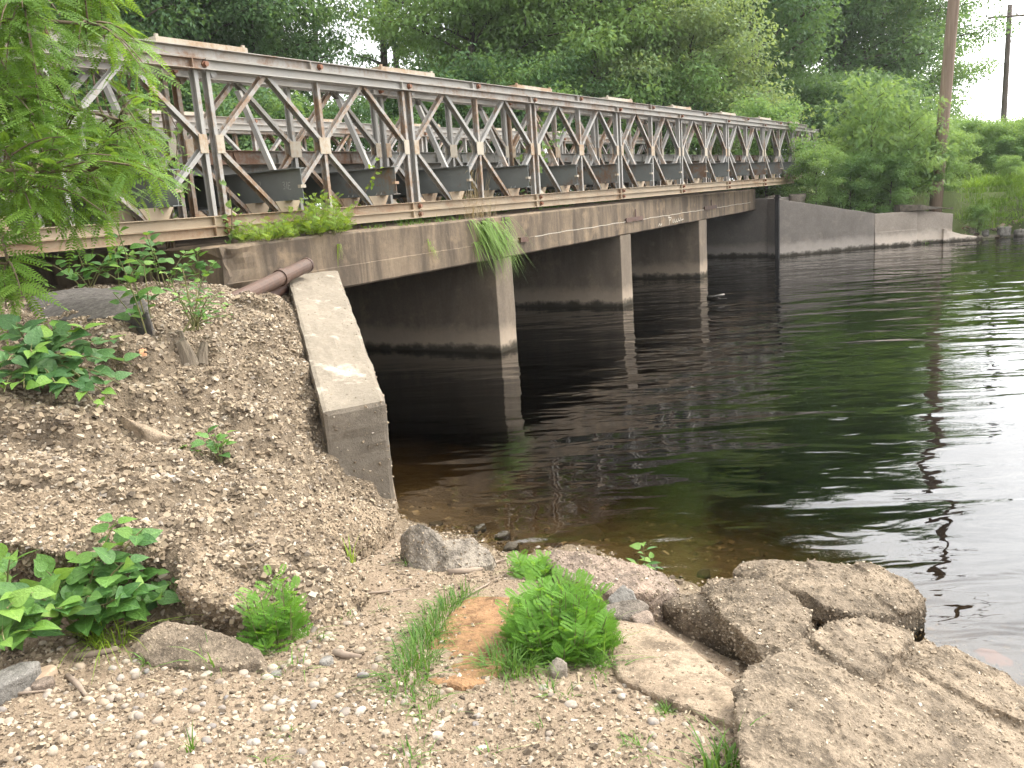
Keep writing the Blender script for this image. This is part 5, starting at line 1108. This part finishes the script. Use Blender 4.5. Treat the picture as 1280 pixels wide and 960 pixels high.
tree('round', M_TREE_R, pd(800, 33), .85, 2.4, 'smaller pale bush left of the round olive bush', None, cat_='bush')
# thicket along the far bank, seen through the truss
L0 = []
for t in np.linspace(0, 1, 34):
    y = 4.5+20*t; x = np.interp(y, FAR[:, 1], FAR[:, 0]); L0.append((x+R_.uniform(1.2, 2.6), y+R_.uniform(-.3, .3)))
for i, xy in enumerate(L0): tree('bush', (M_TREE_M, M_TREE_D, M_TREE_D)[i % 3], xy, R_.uniform(.65, 1.05), R_.uniform(0, 6.28), 'dark green bush in the thicket seen through the truss', 'thicket along the far bank behind the truss', cat_='bush')
for i, (px, d, s_) in enumerate(((965, 38, .9), (1000, 40, .95), (1035, 39, .9), (1070, 41, .95), (930, 37, .9), (1105, 42, .9))): tree('bush', M_TREE_D, pd(px, d), s_, i*1.3, 'dark bush in the shade behind the far end of the truss', 'dark bushes behind the far end of the truss', cat_='bush')
# the far abutment and the right bank
tree('sumac', M_TREE_L, pd(1088, 29), .95, .3, 'big light green sapling bush growing over the far wing wall', None, z=1.2, cat_='sapling', sq=1.0)
tree('sumac', M_TREE_L, pd(1135, 29), .72, 2.1, 'light green sapling above the square wall block', None, z=1.2, cat_='sapling', sq=1.1)
tree('sumac', M_TREE_L, pd(1066, 29.5), .62, 4.0, 'lower light green sapling next to the end of the truss', None, z=1.3, cat_='sapling', sq=1.0)
tree('bush', M_TREE_L, (20.5, -.85), .36, 1.0, 'low bright bush on top of the far wing wall', None, z=1.25, cat_='bush')
tree('bush', M_TREE_M, (21.5, -1.6), .38, 2.0, 'low green bush above the end of the wing wall', None, z=.95, cat_='bush')
tree('bush', M_TREE_M, (22.2, -2.6), .36, 3.0, 'low green bush on top of the overhanging slab', None, z=.98, cat_='bush')
for i, (px, d, s_) in enumerate(((1192, 28.2, .15), (1225, 29, .17), (1262, 30.2, .16))): tree('bush', M_TREE_L, pd(px, d), s_, i*2., 'small light bush in the grass above the far shore stones', 'small bushes in the right bank grass', cat_='bush')
tree('bush', M_TREE_M, (21.6, .9), .62, 5.0, 'green bush at the very end of the truss', None, z=1.6, cat_='bush')
rb = []
for px, d, s_ in ((1150, 28.5, .26), (1172, 29.5, .28), (1185, 31, .36), (1160, 31, .42), (1250, 33.5, .30), (1272, 34, .32), (1212, 33.5, .34), (1295, 34, .36), (1235, 34, .42), (1262, 35, .42), (1195, 34.5, .46), (1165, 35, .5), (1285, 37, .44), (1225, 38, .46), (1255, 41, .46), (1205, 42, .5), (1310, 36, .44), (1180, 42, .55), (1140, 33, .5), (1120, 31, .42), (1330, 40, .44)):
    p = pd(px, d); rb.append((p[0], p[1], s_))
for i, (x, y, s_) in enumerate(rb): tree('bush', (M_TREE_L, M_TREE_M, M_TREE_L)[i % 3], (x, y), s_, R_.uniform(0, 6.28), 'green bush in the thicket on the right bank', 'bushes on the right bank', cat_='bush')
for i, (px, d, s_) in enumerate(((1245, 85, .22), (1275, 95, .2), (1310, 80, .22))): tree('oak', M_TREE_M, pd(px, d), s_, i*2., ('hazy distant tree beyond the slim pole', 'hazy distant tree at the right edge of the picture', 'distant tree just past the right edge')[i])
_gs[0] = 400
gp_ = []
for i in range(520):
    y = R_.uniform(-10, -4.5); fx = np.interp(y, FAR[:, 1], FAR[:, 0]); x = fx+R_.uniform(.15, 1.7); gp_.append(A([x, y, float(gz(x, y))]))
r = np.random.default_rng(401); V, F, T = cat([blades(p, 40, .40*r.uniform(.4, 1.4), .3, .6, r, .018) for p in gp_]); tag(link('grass', mesh_np('grass', V, F, T), M_GRASSM), 'tall green grass covering the right bank above the stones', 'grass', kind='stuff')
# ---------------------------------------------------------------- summer haze
def _haze(g):
    o = g.n('OutputMaterial'); v = g.n('VolumePrincipled', {'Color': (.93, .96, 1, 1), 'Density': HAZE, 'Anisotropy': .25}); g.t.links.new(v.outputs[0], o.inputs['Volume'])
HAZE = .00045
hz = MB().box((-60, -60, -5), (110, 90, 32)).build('haze', mat('haze_air', _haze)); tag(hz, 'thin summer haze over the river and the woods', 'haze', kind='stuff')
S.cycles.volume_bounces = 0
